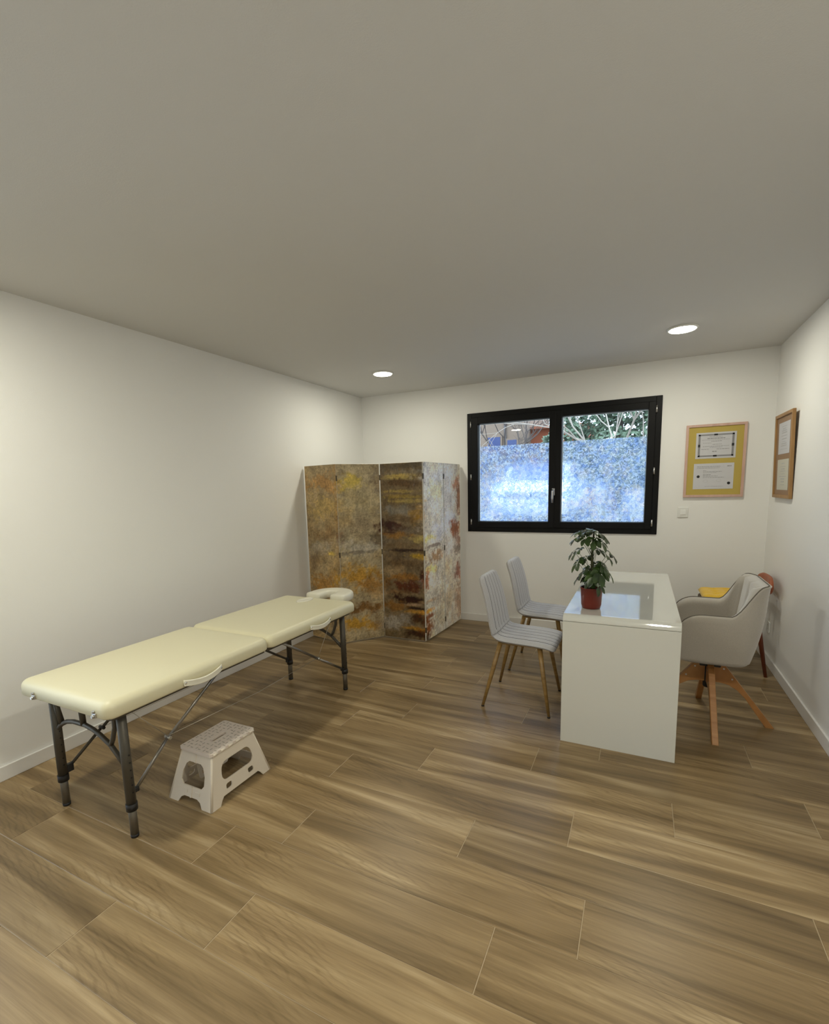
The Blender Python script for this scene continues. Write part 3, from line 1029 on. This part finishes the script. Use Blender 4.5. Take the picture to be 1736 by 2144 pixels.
tag(ch1, 'light grey channel-stitched dining chair with oak legs, nearer of the pair at the desk', 'chair', 'grey chairs at the desk')
ch2 = copy_tree(ch1)
ch2.location = (2.268, -1.060, 0)
ch2['label'] = 'light grey channel-stitched dining chair with oak legs, closer to the window'

# ------------------------------------------------------------------ swivel armchair
ac = tag(empty('armchair', (3.358, -1.597, 0)), 'beige velvet tub armchair with dark piping on a wooden star base', 'armchair')
# U-shaped shell, open towards -x
def ucurve(hw_, xb, xf, rc, n):
    """U from (xf,-hw) round the back to (xf,+hw); returns n points and their outward normals"""
    segs = []
    L1 = (xb - rc) - xf
    L2 = PI / 2 * rc
    L3 = 2 * (hw_ - rc)
    tot = 2 * L1 + 2 * L2 + L3
    out = []
    for k in range(n):
        s_ = tot * k / (n - 1)
        if s_ < L1:
            out.append((xf + s_, -hw_, 0, -1))
        elif s_ < L1 + L2:
            a = (s_ - L1) / rc
            out.append((xb - rc + rc * math.sin(a), -hw_ + rc - rc * math.cos(a), math.sin(a), -math.cos(a)))
        elif s_ < L1 + L2 + L3:
            out.append((xb, -hw_ + rc + (s_ - L1 - L2), 1, 0))
        elif s_ < L1 + 2 * L2 + L3:
            a = (s_ - L1 - L2 - L3) / rc
            out.append((xb - rc + rc * math.cos(a), hw_ - rc + rc * math.sin(a), math.cos(a), math.sin(a)))
        else:
            out.append((xb - rc - (s_ - L1 - 2 * L2 - L3), hw_, 0, 1))
    return out
NS = 73
ub = ucurve(.222, .178, -.195, .10, NS)
ut = ucurve(.272, .245, -.195, .13, NS)
ZB = .425
def rim(k):
    x = ut[k][0]
    # arm height along x, rising to the back
    t = min(max((x - .075) / .135, 0), 1)
    t = t * t * (3 - 2 * t)
    z = .712 + (.885 - .712) * t
    f = (x + .195) / .13
    if f < 1:
        z -= .115 * (1 - math.sqrt(max(0, 1 - (1 - f) ** 2)))
    return z
Ro = []
rimpts = []
for k in range(NS):
    bx_, by_, bnx, bny = ub[k]
    tx_, ty_, tnx, tny = ut[k]
    zr = rim(k)
    ring = []
    def at(q, off):
        x, y = lerp(bx_, tx_, q), lerp(by_, ty_, q)
        nx, ny = lerp(bnx, tnx, q), lerp(bny, tny, q)
        return (x + nx * off, y + ny * off)
    # outside, bottom to rim
    full = .885 - ZB
    for z in [ZB, ZB + .006] + [ZB + .02 + (zr - .012 - ZB - .02) * j / 8 for j in range(9)]:
        q = min(max((z - ZB) / full, 0), 1.02)
        off = .012 * math.sin(PI * min(q * 1.1, 1))
        if z < ZB + .004:
            off -= .014
        x, y = at(q ** .9, off)
        ring.append((x, y, z))
    q = min((zr - ZB) / full, 1.02)
    x, y = at(q ** .9, .003); ring.append((x, y, zr - .003))
    x, y = at(q ** .9, -.010); ring.append((x, y, zr)); rimpts.append((x, y, zr + .001))
    x, y = at(q ** .9, -.030); ring.append((x, y, zr - .002))
    s_ = k / (NS - 1)
    for j in range(9):
        z = zr - .015 - (zr - .015 - (ZB + .05)) * j / 8
        q = min(max((z - ZB) / full, 0), 1)
        fold = 0.0
        for c0 in (.36, .5, .64):
            fold = max(fold, math.exp(-((s_ - c0) / .010) ** 2))
        if .30 < s_ < .70:
            fold = max(fold, math.exp(-((z - .70) / .010) ** 2))
        x, y = at(q ** .9, -.062 - .016 * math.sin(PI * min(1, max(0, (z - ZB) / (zr - ZB)))) * 0 + .012 * -(1 - fold) + .004 - .0)
        ring.append((x, y, z))
    x, y = at(0, -.07); ring.append((x, y, ZB + .004))
    Ro.append(ring)
shell = MB()
shell.rings(Ro, close=True, cap=True)
shell = shell.build('tub_shell', M_velvet, ac)
pp_ = MB().tube(rimpts, .0036, 8)
pp_.build('piping', M_piping, shell)
slab(MB(), -.19, .12, -.165, .165, .455, .535, .05, .03, .01, .006).build('seat_cushion', M_velvet, ac)
MB().prism(rrect(-.185, .17, -.205, .205, .09, 6), lambda a, b_, t: (a, b_, t), ZB - .008, ZB + .03).build('seat_base', M_velvet, ac)
hub = MB()
hub.box(-.055, .055, -.055, .055, .352, .418, bev=.006)
hub.lathe([(.0005, .352), (.028, .352), (.028, .215), (.024, .208), (.0005, .208)], seg=20)
hub.build('swivel_hub', M_rubber, ac)
prof = [(.018, .368), (.062, .366), (.085, .352), (.345, 0), (.300, 0), (.190, .165), (.150, .208), (.105, .236), (.060, .246), (.018, .246)]
for k in range(4):
    a = math.radians(90 * k + 2.0)
    rad = Vector((math.cos(a), math.sin(a), 0)); tg = Vector((-math.sin(a), math.cos(a), 0))
    lgm = MB().prism(prof, lambda r_, z, t: rad * r_ + tg * t + Vector((0, 0, z)), -.0165, .0165)
    lg = lgm.build('leg', M_beech, ac)
    md = lg.modifiers.new('bevel', 'BEVEL'); md.width = .003; md.segments = 2; md.limit_method = 'ANGLE'
    for (r_, z) in ((.075, .335), (.12, .275)):
        for s_ in (-1, 1):
            p = rad * r_ + Vector((0, 0, z))
            MB().tube([p + tg * s_ * .0155, p + tg * s_ * .0178], .005, 10).build('bolt', M_steel, lg)

# ------------------------------------------------------------------ chair in the corner and its cushion
cc = tag(empty('wooden_chair', (3.625, -.452, 0)), 'red-brown wooden chair in the corner behind the beige armchair', 'chair')
slab(MB(), -.215, .15, -.235, .235, .462, .514, .05, .012, .008, .002).build('seat', M_taupe, cc)
b = MB()
Rr = []
for k in range(13):
    t = k / 12
    y = -.225 + .43 * t
    x = .195 + .022 * math.sin(PI * t)
    hgt = .066 * (1 - abs(2 * t - 1) ** 4) ** .5 if 0 < t < 1 else .02
    zc = .668
    ring = []
    for j in range(12):
        a = 2 * PI * j / 12
        ca_, sa_ = math.cos(a), math.sin(a)
        ring.append((x + .016 * math.copysign(abs(ca_) ** .6, ca_) + .12 * (zc + hgt * sa_ - .6) * .25, y, zc + max(hgt, .015) * math.copysign(abs(sa_) ** .7, sa_)))
    Rr.append(ring)
b.rings(Rr)
b.build('backrest', M_terrac, cc)
for sy_ in (-1, 1):
    MB().tube([(.202, sy_ * .248, 0), (.155, sy_ * .215, .30), (.13, sy_ * .20, .47)], [.011, .017, .019], 12).build('leg', M_darkwood, cc)
    MB().tube([(.125, sy_ * .07, .47), (.185, sy_ * .07, .56), (.212, sy_ * .07, .66)], [.013, .013, .010], 12).build('back_post', M_darkwood, cc)
    MB().tube([(-.205, sy_ * .20, 0), (-.185, sy_ * .18, .452)], [.011, .016], 12).build('leg', M_darkwood, cc)
cu = MB()
NX, NY = 25, 25
Rt, Rb = [], []
for i in range(NX):
    u = -1 + 2 * i / (NX - 1)
    rt_, rb_ = [], []
    for j in range(NY):
        v = -1 + 2 * j / (NY - 1)
        e = (1 - abs(u) ** 6) * (1 - abs(v) ** 6)
        tuft = 0
        for a in (-.5, 0, .5):
            for c_ in (-.5, 0, .5):
                tuft = max(tuft, math.exp(-((u - a) ** 2 + (v - c_) ** 2) / .012))
        quil = .75 + .25 * abs(math.cos(PI * u)) * abs(math.cos(PI * v))
        h = .040 * e ** .45 * quil * (1 - .75 * tuft)
        rt_.append((u * .19, v * .185, .040 + h)); rb_.append((u * .19, v * .185, .040 - min(h, .040) * (1 if e > 0 else 0)))
    Rt.append(rt_); Rb.append(rb_)
vs = [p for r_ in Rt for p in r_] + [p for r_ in Rb for p in r_]
fs = []
for i in range(NX - 1):
    for j in range(NY - 1):
        a = i * NY + j
        fs.append((a, a + 1, a + NY + 1, a + NY))
        a += NX * NY
        fs.append((a, a + NY, a + NY + 1, a + 1))
cu.add(vs, fs, True)
cush = cu.build('seat_cushion', M_yellow)
cush.location = (3.595, -.47, .5155)
tag(cush, 'yellow tufted seat cushion on the corner chair', 'cushion')

# ------------------------------------------------------------------ potted plant
pt = tag(empty('potted_plant', (2.711, -2.030, DKZ)), 'green umbrella plant in a red-brown pot on the white desk', 'plant')
MB().lathe([(.0005, .001), (.046, .001), (.049, .003), (.053, .018), (.0545, .022), (.0585, .112), (.0605, .113), (.0610, .121), (.0595, .123), (.0565, .121), (.0555, .108), (.0005, .106)], seg=40).build('pot', M_pot, pt)
MB().lathe([(.0005, .112), (.03, .111), (.0555, .107)], seg=24).build('soil', M_soil, pt)
def z_of(cy_):
    return .872 + (1451 - cy_) * .000283 - DKZ
def x_of(cx_):
    return (cx_ - 740) * .000283
MB().tube([(0, 0, .105), (.002, .002, .2), (-.002, 0, .30), (.001, .001, .385), (.004, 0, .43)], [.009, .0085, .0075, .006, .004], 8).build('stem', M_stem, pt)
MB().tube([(.012, .008, .105), (.018, .01, .16), (.03, .012, .215)], [.005, .0045, .003], 8).build('stem', M_stem, pt)
rl = random.Random(5)
def leaf(cx_, cy_, y, size, tilt, az, nl=7, drop=.6, base=None):
    """one palmate leaf on its petiole"""
    p = Vector((x_of(cx_), y, z_of(cy_)))
    mb = MB()
    bz = max(.11, p.z - .10 - .35 * Vector((p.x, p.y)).length) if base is None else base
    s0 = Vector((0.001, 0, bz))
    mid = (s0 + p) / 2 + Vector((0, 0, .006))
    mb.tube([s0, mid, p], [.0016, .0013, .0011], 5)
    ax = Vector((math.cos(az) * math.sin(tilt), math.sin(az) * math.sin(tilt), math.cos(tilt)))
    e1 = ax.orthogonal().normalized(); e2 = ax.cross(e1)
    for k in range(nl):
        a = 2 * PI * (k + rl.uniform(-.12, .12)) / nl + az
        d = e1 * math.cos(a) + e2 * math.sin(a)
        sd = ax.cross(d)
        L = size * rl.uniform(.8, 1.1)
        wv = L * .27
        dr_ = drop * rl.uniform(.7, 1.26)
        rows = []
        for (t, ww) in ((.0, .02), (.12, .05), (.3, .55), (.55, 1.0), (.8, .8), (.95, .35), (1.0, .03)):
            c_ = p + d * L * t * (1 - .25 * dr_ * t) + Vector((0, 0, -1)) * L * dr_ * .55 * t * t + ax * L * .02
            rows.append((c_ - sd * wv * ww + ax * wv * .22 * ww, c_, c_ + sd * wv * ww + ax * wv * .22 * ww))
        vs = [q for r_ in rows for q in r_]
        fs = []
        for i in range(len(rows) - 1):
            fs += [(3 * i, 3 * i + 1, 3 * i + 4, 3 * i + 3), (3 * i + 1, 3 * i + 2, 3 * i + 5, 3 * i + 4)]
        mb.add(vs, fs, True)
    mb.build('leaf', M_leaf, pt)
LV = [(700, 290, .02, .060, .3, 1.0, 7), (830, 330, -.02, .055, .5, .2, 7), (600, 330, -.03, .052, .5, 2.8, 6), (470, 430, .0, .056, .6, 3.0, 7), (440, 350, .06, .046, .5, 3.4, 6), (900, 430, .03, .05, .6, .1, 7),
      (760, 470, -.06, .048, .7, -1.4, 6), (900, 500, -.04, .052, .8, -.3, 6), (620, 430, -.06, .045, .7, -2.0, 6),
      (470, 710, -.03, .052, .8, 3.3, 6), (380, 750, .03, .050, .9, 2.9, 5), (490, 920, -.06, .052, .9, -2.6, 6), (600, 880, .05, .045, .7, 2.2, 6), (590, 1110, -.03, .056, .9, 3.4, 6), (500, 1240, .0, .054, 1.0, 3.0, 5),
      (820, 700, .05, .048, .7, .8, 6), (1010, 780, -.02, .056, .9, .1, 6), (1090, 800, .04, .056, .9, .3, 5), (940, 1000, -.03, .060, .9, -.3, 7), (900, 1090, -.07, .062, 1.0, -.9, 7), (1040, 1120, .0, .058, 1.0, .1, 6),
      (800, 1160, -.075, .056, .9, -1.5, 7), (860, 1260, .05, .052, .9, .9, 6), (740, 1260, -.05, .048, 1.0, -2.0, 6), (660, 1230, .03, .046, .9, 2.4, 6), (880, 1370, -.055, .056, 1.1, -.6, 5), (720, 1350, .05, .045, .8, 1.6, 6), (700, 1080, .07, .05, .8, 1.9, 6), (830, 1010, .06, .05, .8, 1.0, 6)]
for a in LV:
    leaf(a[0], a[1], a[2], a[3] * 1.22, *a[4:])

# ------------------------------------------------------------------ frames, switch, socket
def board(mb, x0, x1, z0, z1, y0, y1):
    return mb.box(x0, x1, y0, y1, z0, z1)
M_pink = wood('pink_washed_wood', lin(196, 160, 146), lin(210, 176, 160), (20, 20, 4), .5)
M_ymat = mat('mustard_mount_card', lin(186, 164, 82), .75)
M_paper = mat('white_certificate_paper', (.58, .58, .61), .7)
M_paper2 = mat('ivory_certificate_paper', (.58, .565, .49), .7)
M_ink = mat('grey_print', (.30, .30, .31), .8)
M_ink2 = mat('pale_grey_print', (.50, .50, .51), .8)
M_blk = mat('black_print', (.01, .01, .01), .6)
M_border = mat('grey_certificate_border', (.26, .26, .27), .8)
M_oakfr = wood('oak_frame', lin(150, 112, 66), lin(172, 132, 82), (20, 20, 4), .45)
M_kraft = mat('brown_mount_card', lin(150, 122, 96), .8)
pf = tag(empty('picture_frame', (3.496, 0, 1.318)), 'pink frame with yellow mount and two certificates on the back wall', 'picture frame')
FX, FZ = 3.496, 1.318
fw, fh = .438, .618
def fbox(mb, x0, x1, z0, z1, y0, y1, bev=0.0):
    mb.box(x0 - FX, x1 - FX, y0, y1, z0 - FZ, z1 - FZ, bev=bev)
fr = frame_mb(-fw / 2, fw / 2, 0, fh, .021, -.022, -.002, (0, 0, 0), .002)
fr.build('frame', M_pink, pf)
MB().box(-fw / 2 + .015, fw / 2 - .015, -.013, -.004, .015, fh - .015).build('mount', M_ymat, pf)
def paper(par, x0, x1, z0, z1, y, m):
    return MB().box(x0, x1, y - .0012, y, z0, z1).build('certificate', m, par)
YP = -.0131
# photograph: upper sheet with a grey border, lower one with two black seals
cA = paper(pf, -.142, .148, .330, .548, YP, M_paper)
g = MB()
for (x0, x1, z0, z1) in ((-.125, .133, .522, .534), (-.125, .133, .345, .357), (-.125, -.110, .345, .534), (.118, .133, .345, .534)):
    g.box(x0, x1, YP - .0022, YP - .0010, z0, z1)
g.build('printed_border', M_border, cA)['kind'] = 'stuff'
g = MB()
for (x0, x1, z0, z1) in ((-.012, .014, .521, .535), (-.012, .014, .344, .358), (-.126, -.110, .428, .450), (.117, .134, .428, .450)):
    g.box(x0, x1, YP - .0026, YP - .0011, z0, z1)
g.build('border_ornament', M_blk, cA)['kind'] = 'stuff'
g = MB()
def line(g_, x0, x1, z, h, y, words=True, seed=1):
    rr_ = random.Random(seed + int(z * 10000))
    x = x0
    while x < x1:
        wd_ = rr_.uniform(.008, .022) if words else x1 - x0
        g_.box(x, min(x + wd_, x1), y - .0022, y - .0010, z - h / 2, z + h / 2)
        x += wd_ + .003
for (x0, x1, z, h) in ((-.045, .048, .512, .003), (-.06, .068, .498, .007), (-.10, .10, .486, .002), (-.03, .045, .474, .004), (-.09, -.03, .460, .002), (-.02, .045, .447, .003), (-.09, -.04, .432, .003), (-.035, .10, .432, .003), (-.04, .05, .423, .003), (-.10, -.045, .408, .003), (.01, .10, .408, .004), (-.02, .012, .388, .007)):
    line(g, x0, x1, z, h, YP)
g.build('printed_lines', M_ink, cA)['kind'] = 'stuff'
cB = paper(pf, -.148, .144, .070, .288, YP, M_paper)
g = MB()
for (x0, x1, z, h) in ((-.125, .045, .262, .004), (-.125, .040, .250, .003), (-.078, -.055, .228, .003), (-.078, .06, .218, .003), (-.078, .02, .208, .002), (-.078, -.02, .192, .005), (-.078, .03, .180, .003), (-.078, .075, .168, .003), (-.06, .07, .092, .002), (.095, .125, .262, .007)):
    line(g, x0, x1, z, h, YP, seed=4)
g.build('printed_lines', M_ink, cB)['kind'] = 'stuff'
for (x, z) in ((-.057, .138), (.04, .142)):
    MB().plate([[(x + .018 * math.cos(t), z + .012 * math.sin(t)) for t in [2 * PI * k / 20 for k in range(20)]], [(x + .0155 * math.cos(t), z + .0098 * math.sin(t)) for t in [2 * PI * k / 20 for k in range(20)]]], lambda a, b_, t: (a, YP - .001 - t, b_), 0, .0008).build('stamp', M_ink2, cB)
for (x, z) in ((-.112, .178), (.112, .118)):
    MB().prism([(x + .0115 * math.cos(t), z + .0115 * math.sin(t)) for t in [2 * PI * k / 20 for k in range(20)]], lambda a, b_, t: (a, YP - t, b_), 0, .0025).build('seal', M_blk, cB)
# frame on the right wall, leaning a little forward
rf = tag(empty('picture_frame', (W, -.452, 1.318)), 'oak frame with brown mount and two certificates on the wall behind the armchair', 'picture frame')
rf.rotation_euler = (math.radians(1.6), 0, -PI / 2)
w2, h2_ = .484, .622
frame_mb(-w2 / 2, w2 / 2, 0, h2_, .024, -.024, -.003, (0, 0, 0), .003).build('frame', M_oakfr, rf)
MB().box(-w2 / 2 + .018, w2 / 2 - .018, -.013, -.005, .018, h2_ - .018).build('mount', M_kraft, rf)
for (z0, z1, m, sd) in ((.325, .555, M_paper, 9), (.060, .285, M_paper2, 14)):
    cc_ = paper(rf, -.155, .155, z0, z1, YP, m)
    g = MB()
    k = 0
    z = z1 - .03
    rr2 = random.Random(sd)
    while z > z0 + .03:
        q = rr2.uniform(.03, .10)
        line(g, -q, q, z, rr2.choice([.003, .004, .006]), YP, seed=sd)
        z -= rr2.uniform(.014, .026)
    g.build('printed_lines', M_ink2, cc_)['kind'] = 'stuff'
sw = tag(empty('light_switch', (3.285, 0, 1.187)), 'square white light switch under the pink frame', 'switch')
b = MB().box(-.041, .041, -.009, 0, -.045, .045, bev=.003)
b.build('cover_plate', M_white_pl, sw)
MB().box(-.022, .022, -.013, -.008, -.022, .022, bev=.002).build('rocker', mat('bright_white_plastic', (.86, .86, .84), .3), sw)
so = tag(empty('wall_socket', (W, -.335, .295)), 'small socket low on the wall behind the armchair', 'socket')
so.rotation_euler = (0, 0, -PI / 2)
MB().box(-.041, .041, -.009, 0, -.041, .041, bev=.003).build('cover_plate', M_white_pl, so)
MB().lathe([(.0005, -.004), (.019, -.004), (.020, .0005), (.021, .0005)], seg=20).build('socket_well', M_taupe, so)
so.children[-1].rotation_euler = (PI / 2, 0, 0)
so.children[-1].location = (0, -.0092, 0)

# ------------------------------------------------------------------ outdoors behind the window
GZ = .55
M_grav = mat('pale_gravel', lin(140, 136, 132), .9)
gr = struct(MB().box(-30, 40, .35, 60, GZ - .2, GZ).build('ground', M_grav))
gr2 = struct(MB().box(-30, -.3, -30, .2, -.4, -.08).build('ground', mat('pale_bounce_ground', lin(176, 170, 160), .9)))  # unseen ground beyond the added door, made pale to bounce daylight indoors
# house
M_rend = mat('grey_beige_render', lin(132, 116, 102), .85)
M_orange = mat('orange_render', lin(150, 84, 58), .85)
M_bwin = mat('blue_dark_glazing', lin(60, 74, 120), .15)
hs = tag(empty('house', (-2.2, 13, GZ)), 'house with beige and orange rendered walls beyond the window', 'house')
def hbox(name, m, x0, x1, y0, y1, z0, z1, par=None):
    return MB().box(x0 + 2.2, x1 + 2.2, y0 - 13, y1 - 13, z0 - GZ, z1 - GZ).build(name, m, par or hs)
wl = hbox('wall', M_rend, -4.5, -.75, 12, 17, GZ, 4.6)
wo = hbox('wall', M_orange, -.75, 1.2, 13.2, 17, GZ, 3.45)
hbox('roof', mat('grey_roof_tiles', lin(120, 112, 108), .8), -4.7, -.6, 11.8, 17.2, 4.6, 4.8)
hbox('roof', mat('terracotta_roof_edge', lin(170, 104, 80), .8), -.75, 1.3, 13.0, 17.2, 3.45, 3.53)
for (x0, x1, z0, z1) in ((-2.0, -1.55, 2.35, 3.15), (-1.30, -.98, 2.55, 3.02)):
    f_ = hbox('window', M_rend, x0 - .06, x1 + .06, 11.94, 12.0, z0 - .06, z1 + .06, wl)
    hbox('pane', M_bwin, x0, x1, 11.93, 11.96, z0, z1, wl)
hbox('pane', M_bwin, -.25, .2, 13.15, 13.2, 2.6, 3.1, wo)
hbox('drainpipe', mat('dark_drainpipe', (.1, .1, .11), .5), -1.42, -1.35, 11.93, 12.0, GZ, 4.6)
# parked car behind the film
M_carw = mat('white_car_paint', (.85, .86, .88), .2, coat=.6)
car = tag(empty('car', (.80, 6.9, GZ), PI / 2), 'white car parked nose-on outside, blurred behind the window film', 'car')
def carp(pts, y0, y1):
    return MB().prism(pts, lambda a, z, t: (a, t, z), y0, y1)
body = carp([(-1.55, .30), (-1.62, .55), (-1.50, .80), (-1.2, .93), (-.75, 1.02), (1.9, 1.05), (2.2, .95), (2.25, .45), (2.1, .28)], -.8, .8).build('body', M_carw, car)
cab = carp([(-.85, 1.0), (-.35, 1.36), (-.05, 1.3), (1.3, 1.47), (1.75, 1.35), (2.05, 1.02)], -.7, .7).build('cabin', M_carw, car)
carp([(-.66, 1.06), (-.28, 1.33), (.30, 1.37), (.30, 1.07)], -.712, -.69).build('side_window', M_bwin, cab)
carp([(.38, 1.07), (.38, 1.37), (1.25, 1.38), (1.60, 1.30), (1.75, 1.08)], -.712, -.69).build('side_window', M_bwin, cab)
ws = MB()
ws.add([(-.865, -.62, 1.04), (-.865, .62, 1.04), (-.365, .56, 1.37), (-.365, -.56, 1.37), (-.85, -.62, 1.02), (-.85, .62, 1.02), (-.35, .56, 1.35), (-.35, -.56, 1.35)],
       [(0, 1, 2, 3), (7, 6, 5, 4), (0, 4, 5, 1), (1, 5, 6, 2), (2, 6, 7, 3), (3, 7, 4, 0)])
ws.build('windscreen', M_bwin, cab)
MB().box(-1.60, -1.50, -.52, .52, .62, .76, bev=.02).build('grille', M_rubber, body)
for y in (-.62, .62):
    MB().box(-1.57, -1.45, y - .13, y + .13, .66, .78, bev=.03).build('headlamp', M_steel, body)
for x in (-.95, 1.3):
    wh = MB().tube([(x, -.82, .30), (x, -.62, .30)], .30, 24).build('wheel', M_rubber, car)
    MB().tube([(x, -.83, .30), (x, -.81, .30)], .19, 20).build('rim', M_steel, wh)
    MB().tube([(x, .62, .30), (x, .80, .30)], .30, 24).build('wheel', M_rubber, car)
# bare tree and evergreen
M_bark = mat('pale_grey_bark', lin(150, 142, 132), .85)
M_bark2 = mat('dark_bark', lin(78, 70, 66), .85)
def branches(mb, p, d, L, r, depth, rn):
    pts, rs = [p], [r]
    q = p.copy(); dd = d.normalized()
    n = 4
    for k in range(n):
        dd = (dd + Vector((rn.uniform(-.28, .28), rn.uniform(-.2, .2), rn.uniform(-.12, .25)))).normalized()
        q = q + dd * L / n
        pts.append(q.copy()); rs.append(r * (1 - .45 * (k + 1) / n))
        if depth > 0 and k >= 1:
            for _ in range(rn.choice([1, 2])):
                nd = (dd + Vector((rn.uniform(-1, 1), rn.uniform(-.6, .6), rn.uniform(-.3, .7)))).normalized()
                branches(mb, q.copy(), nd, L * rn.uniform(.5, .75), r * .55, depth - 1, rn)
    mb.tube(pts, rs, 5, cap=False)
def bare_tree(x, y, hgt, r, m, label, seed, depth=3):
    o = tag(empty('bare_tree', (x, y, GZ)), label, 'tree')
    rn = random.Random(seed)
    MB().tube([(0, 0, -.05), (.05, 0, hgt * .5), (.12, .02, hgt)], [r * 1.3, r, r * .8], 8).build('trunk', m, o)
    b_ = MB()
    for k in range(5):
        a = 2 * PI * k / 5 + rn.uniform(-.4, .4)
        branches(b_, Vector((.12, .02, hgt * (.72 + .07 * k))), Vector((math.cos(a) * .9, math.sin(a) * .5, .55)), 1.5, r * .6, depth, rn)
    b_.build('branches', m, o)
bare_tree(2.35, 4.2, 1.35, .035, M_bark, 'pale bare-branched tree close outside the window', 4)
bare_tree(-.9, 9.6, 1.7, .05, M_bark2, 'dark bare-branched tree in front of the house', 9)
ev = tag(empty('evergreen_tree', (2.3, 10.9, GZ)), 'dense dark evergreen tree behind the pale bare tree outside', 'tree')
MB().tube([(0, 0, -.05), (0, 0, 3.0)], [.16, .08], 10).build('trunk', M_bark2, ev)
rn = random.Random(2)
b = MB()
for k in range(9000):
    cx_, cz_ = rn.choice([(-1.5, 2.1), (-.9, 2.9), (-.2, 2.0), (.3, 3.1), (1.0, 2.2), (1.3, 3.0), (.2, 1.2), (-1.2, 1.2), (1.2, 1.1), (-.6, 3.7), (.8, 3.8)])
    u = Vector((rn.gauss(0, 1), rn.gauss(0, 1), rn.gauss(0, 1))).normalized()
    rad = .72 * rn.uniform(.75, 1.0)
    p = Vector((cx_ + u.x * rad, u.y * rad * .9, cz_ + u.z * rad * .8))
    a = Vector((rn.uniform(-1, 1), rn.uniform(-1, 1), rn.uniform(-.2, .8))).normalized() * rn.uniform(.08, .16)
    s_ = a.orthogonal().normalized() * .04
    b.add([p - s_, p + a * .5 - s_ * 1.3, p + a, p + a * .5 + s_ * 1.3, p + s_], [(0, 1, 2, 3, 4)])
M_ever = mat('evergreen_needles', lin(96, 122, 98), .7)
t_ = NT(M_ever)
t_.l(t_.ramp(t_.noise(t_.coord('Object'), 2.5, 3), [(.3, lin(62, 82, 68)), (.7, lin(128, 150, 126))]), t_.b.inputs['Base Color'])
fo = b.build('foliage', M_ever, ev)
fo['kind'] = 'stuff'
# strappy plant close to the window
yp = tag(empty('strappy_plant', (2.72, .95, GZ)), 'green strap-leaved plant outside, close behind the window film', 'plant')
rn = random.Random(8)
for k in range(16):
    a = 2 * PI * k / 16 + rn.uniform(-.2, .2)
    L = rn.uniform(.55, .8)
    lean = rn.uniform(.25, .6)
    Rr = []
    for j in range(7):
        t = j / 6
        c_ = Vector((math.cos(a) * L * lean * t, math.sin(a) * L * lean * t, L * t * (1 - .25 * lean * t)))
        s_ = Vector((-math.sin(a), math.cos(a), 0)) * .018 * (1 - t) ** .5
        up_ = Vector((math.cos(a), math.sin(a), 0)) * .003
        Rr.append([c_ - s_, c_ + up_, c_ + s_, c_ - up_])
    MB().rings(Rr).build('leaf', M_leaf, yp)
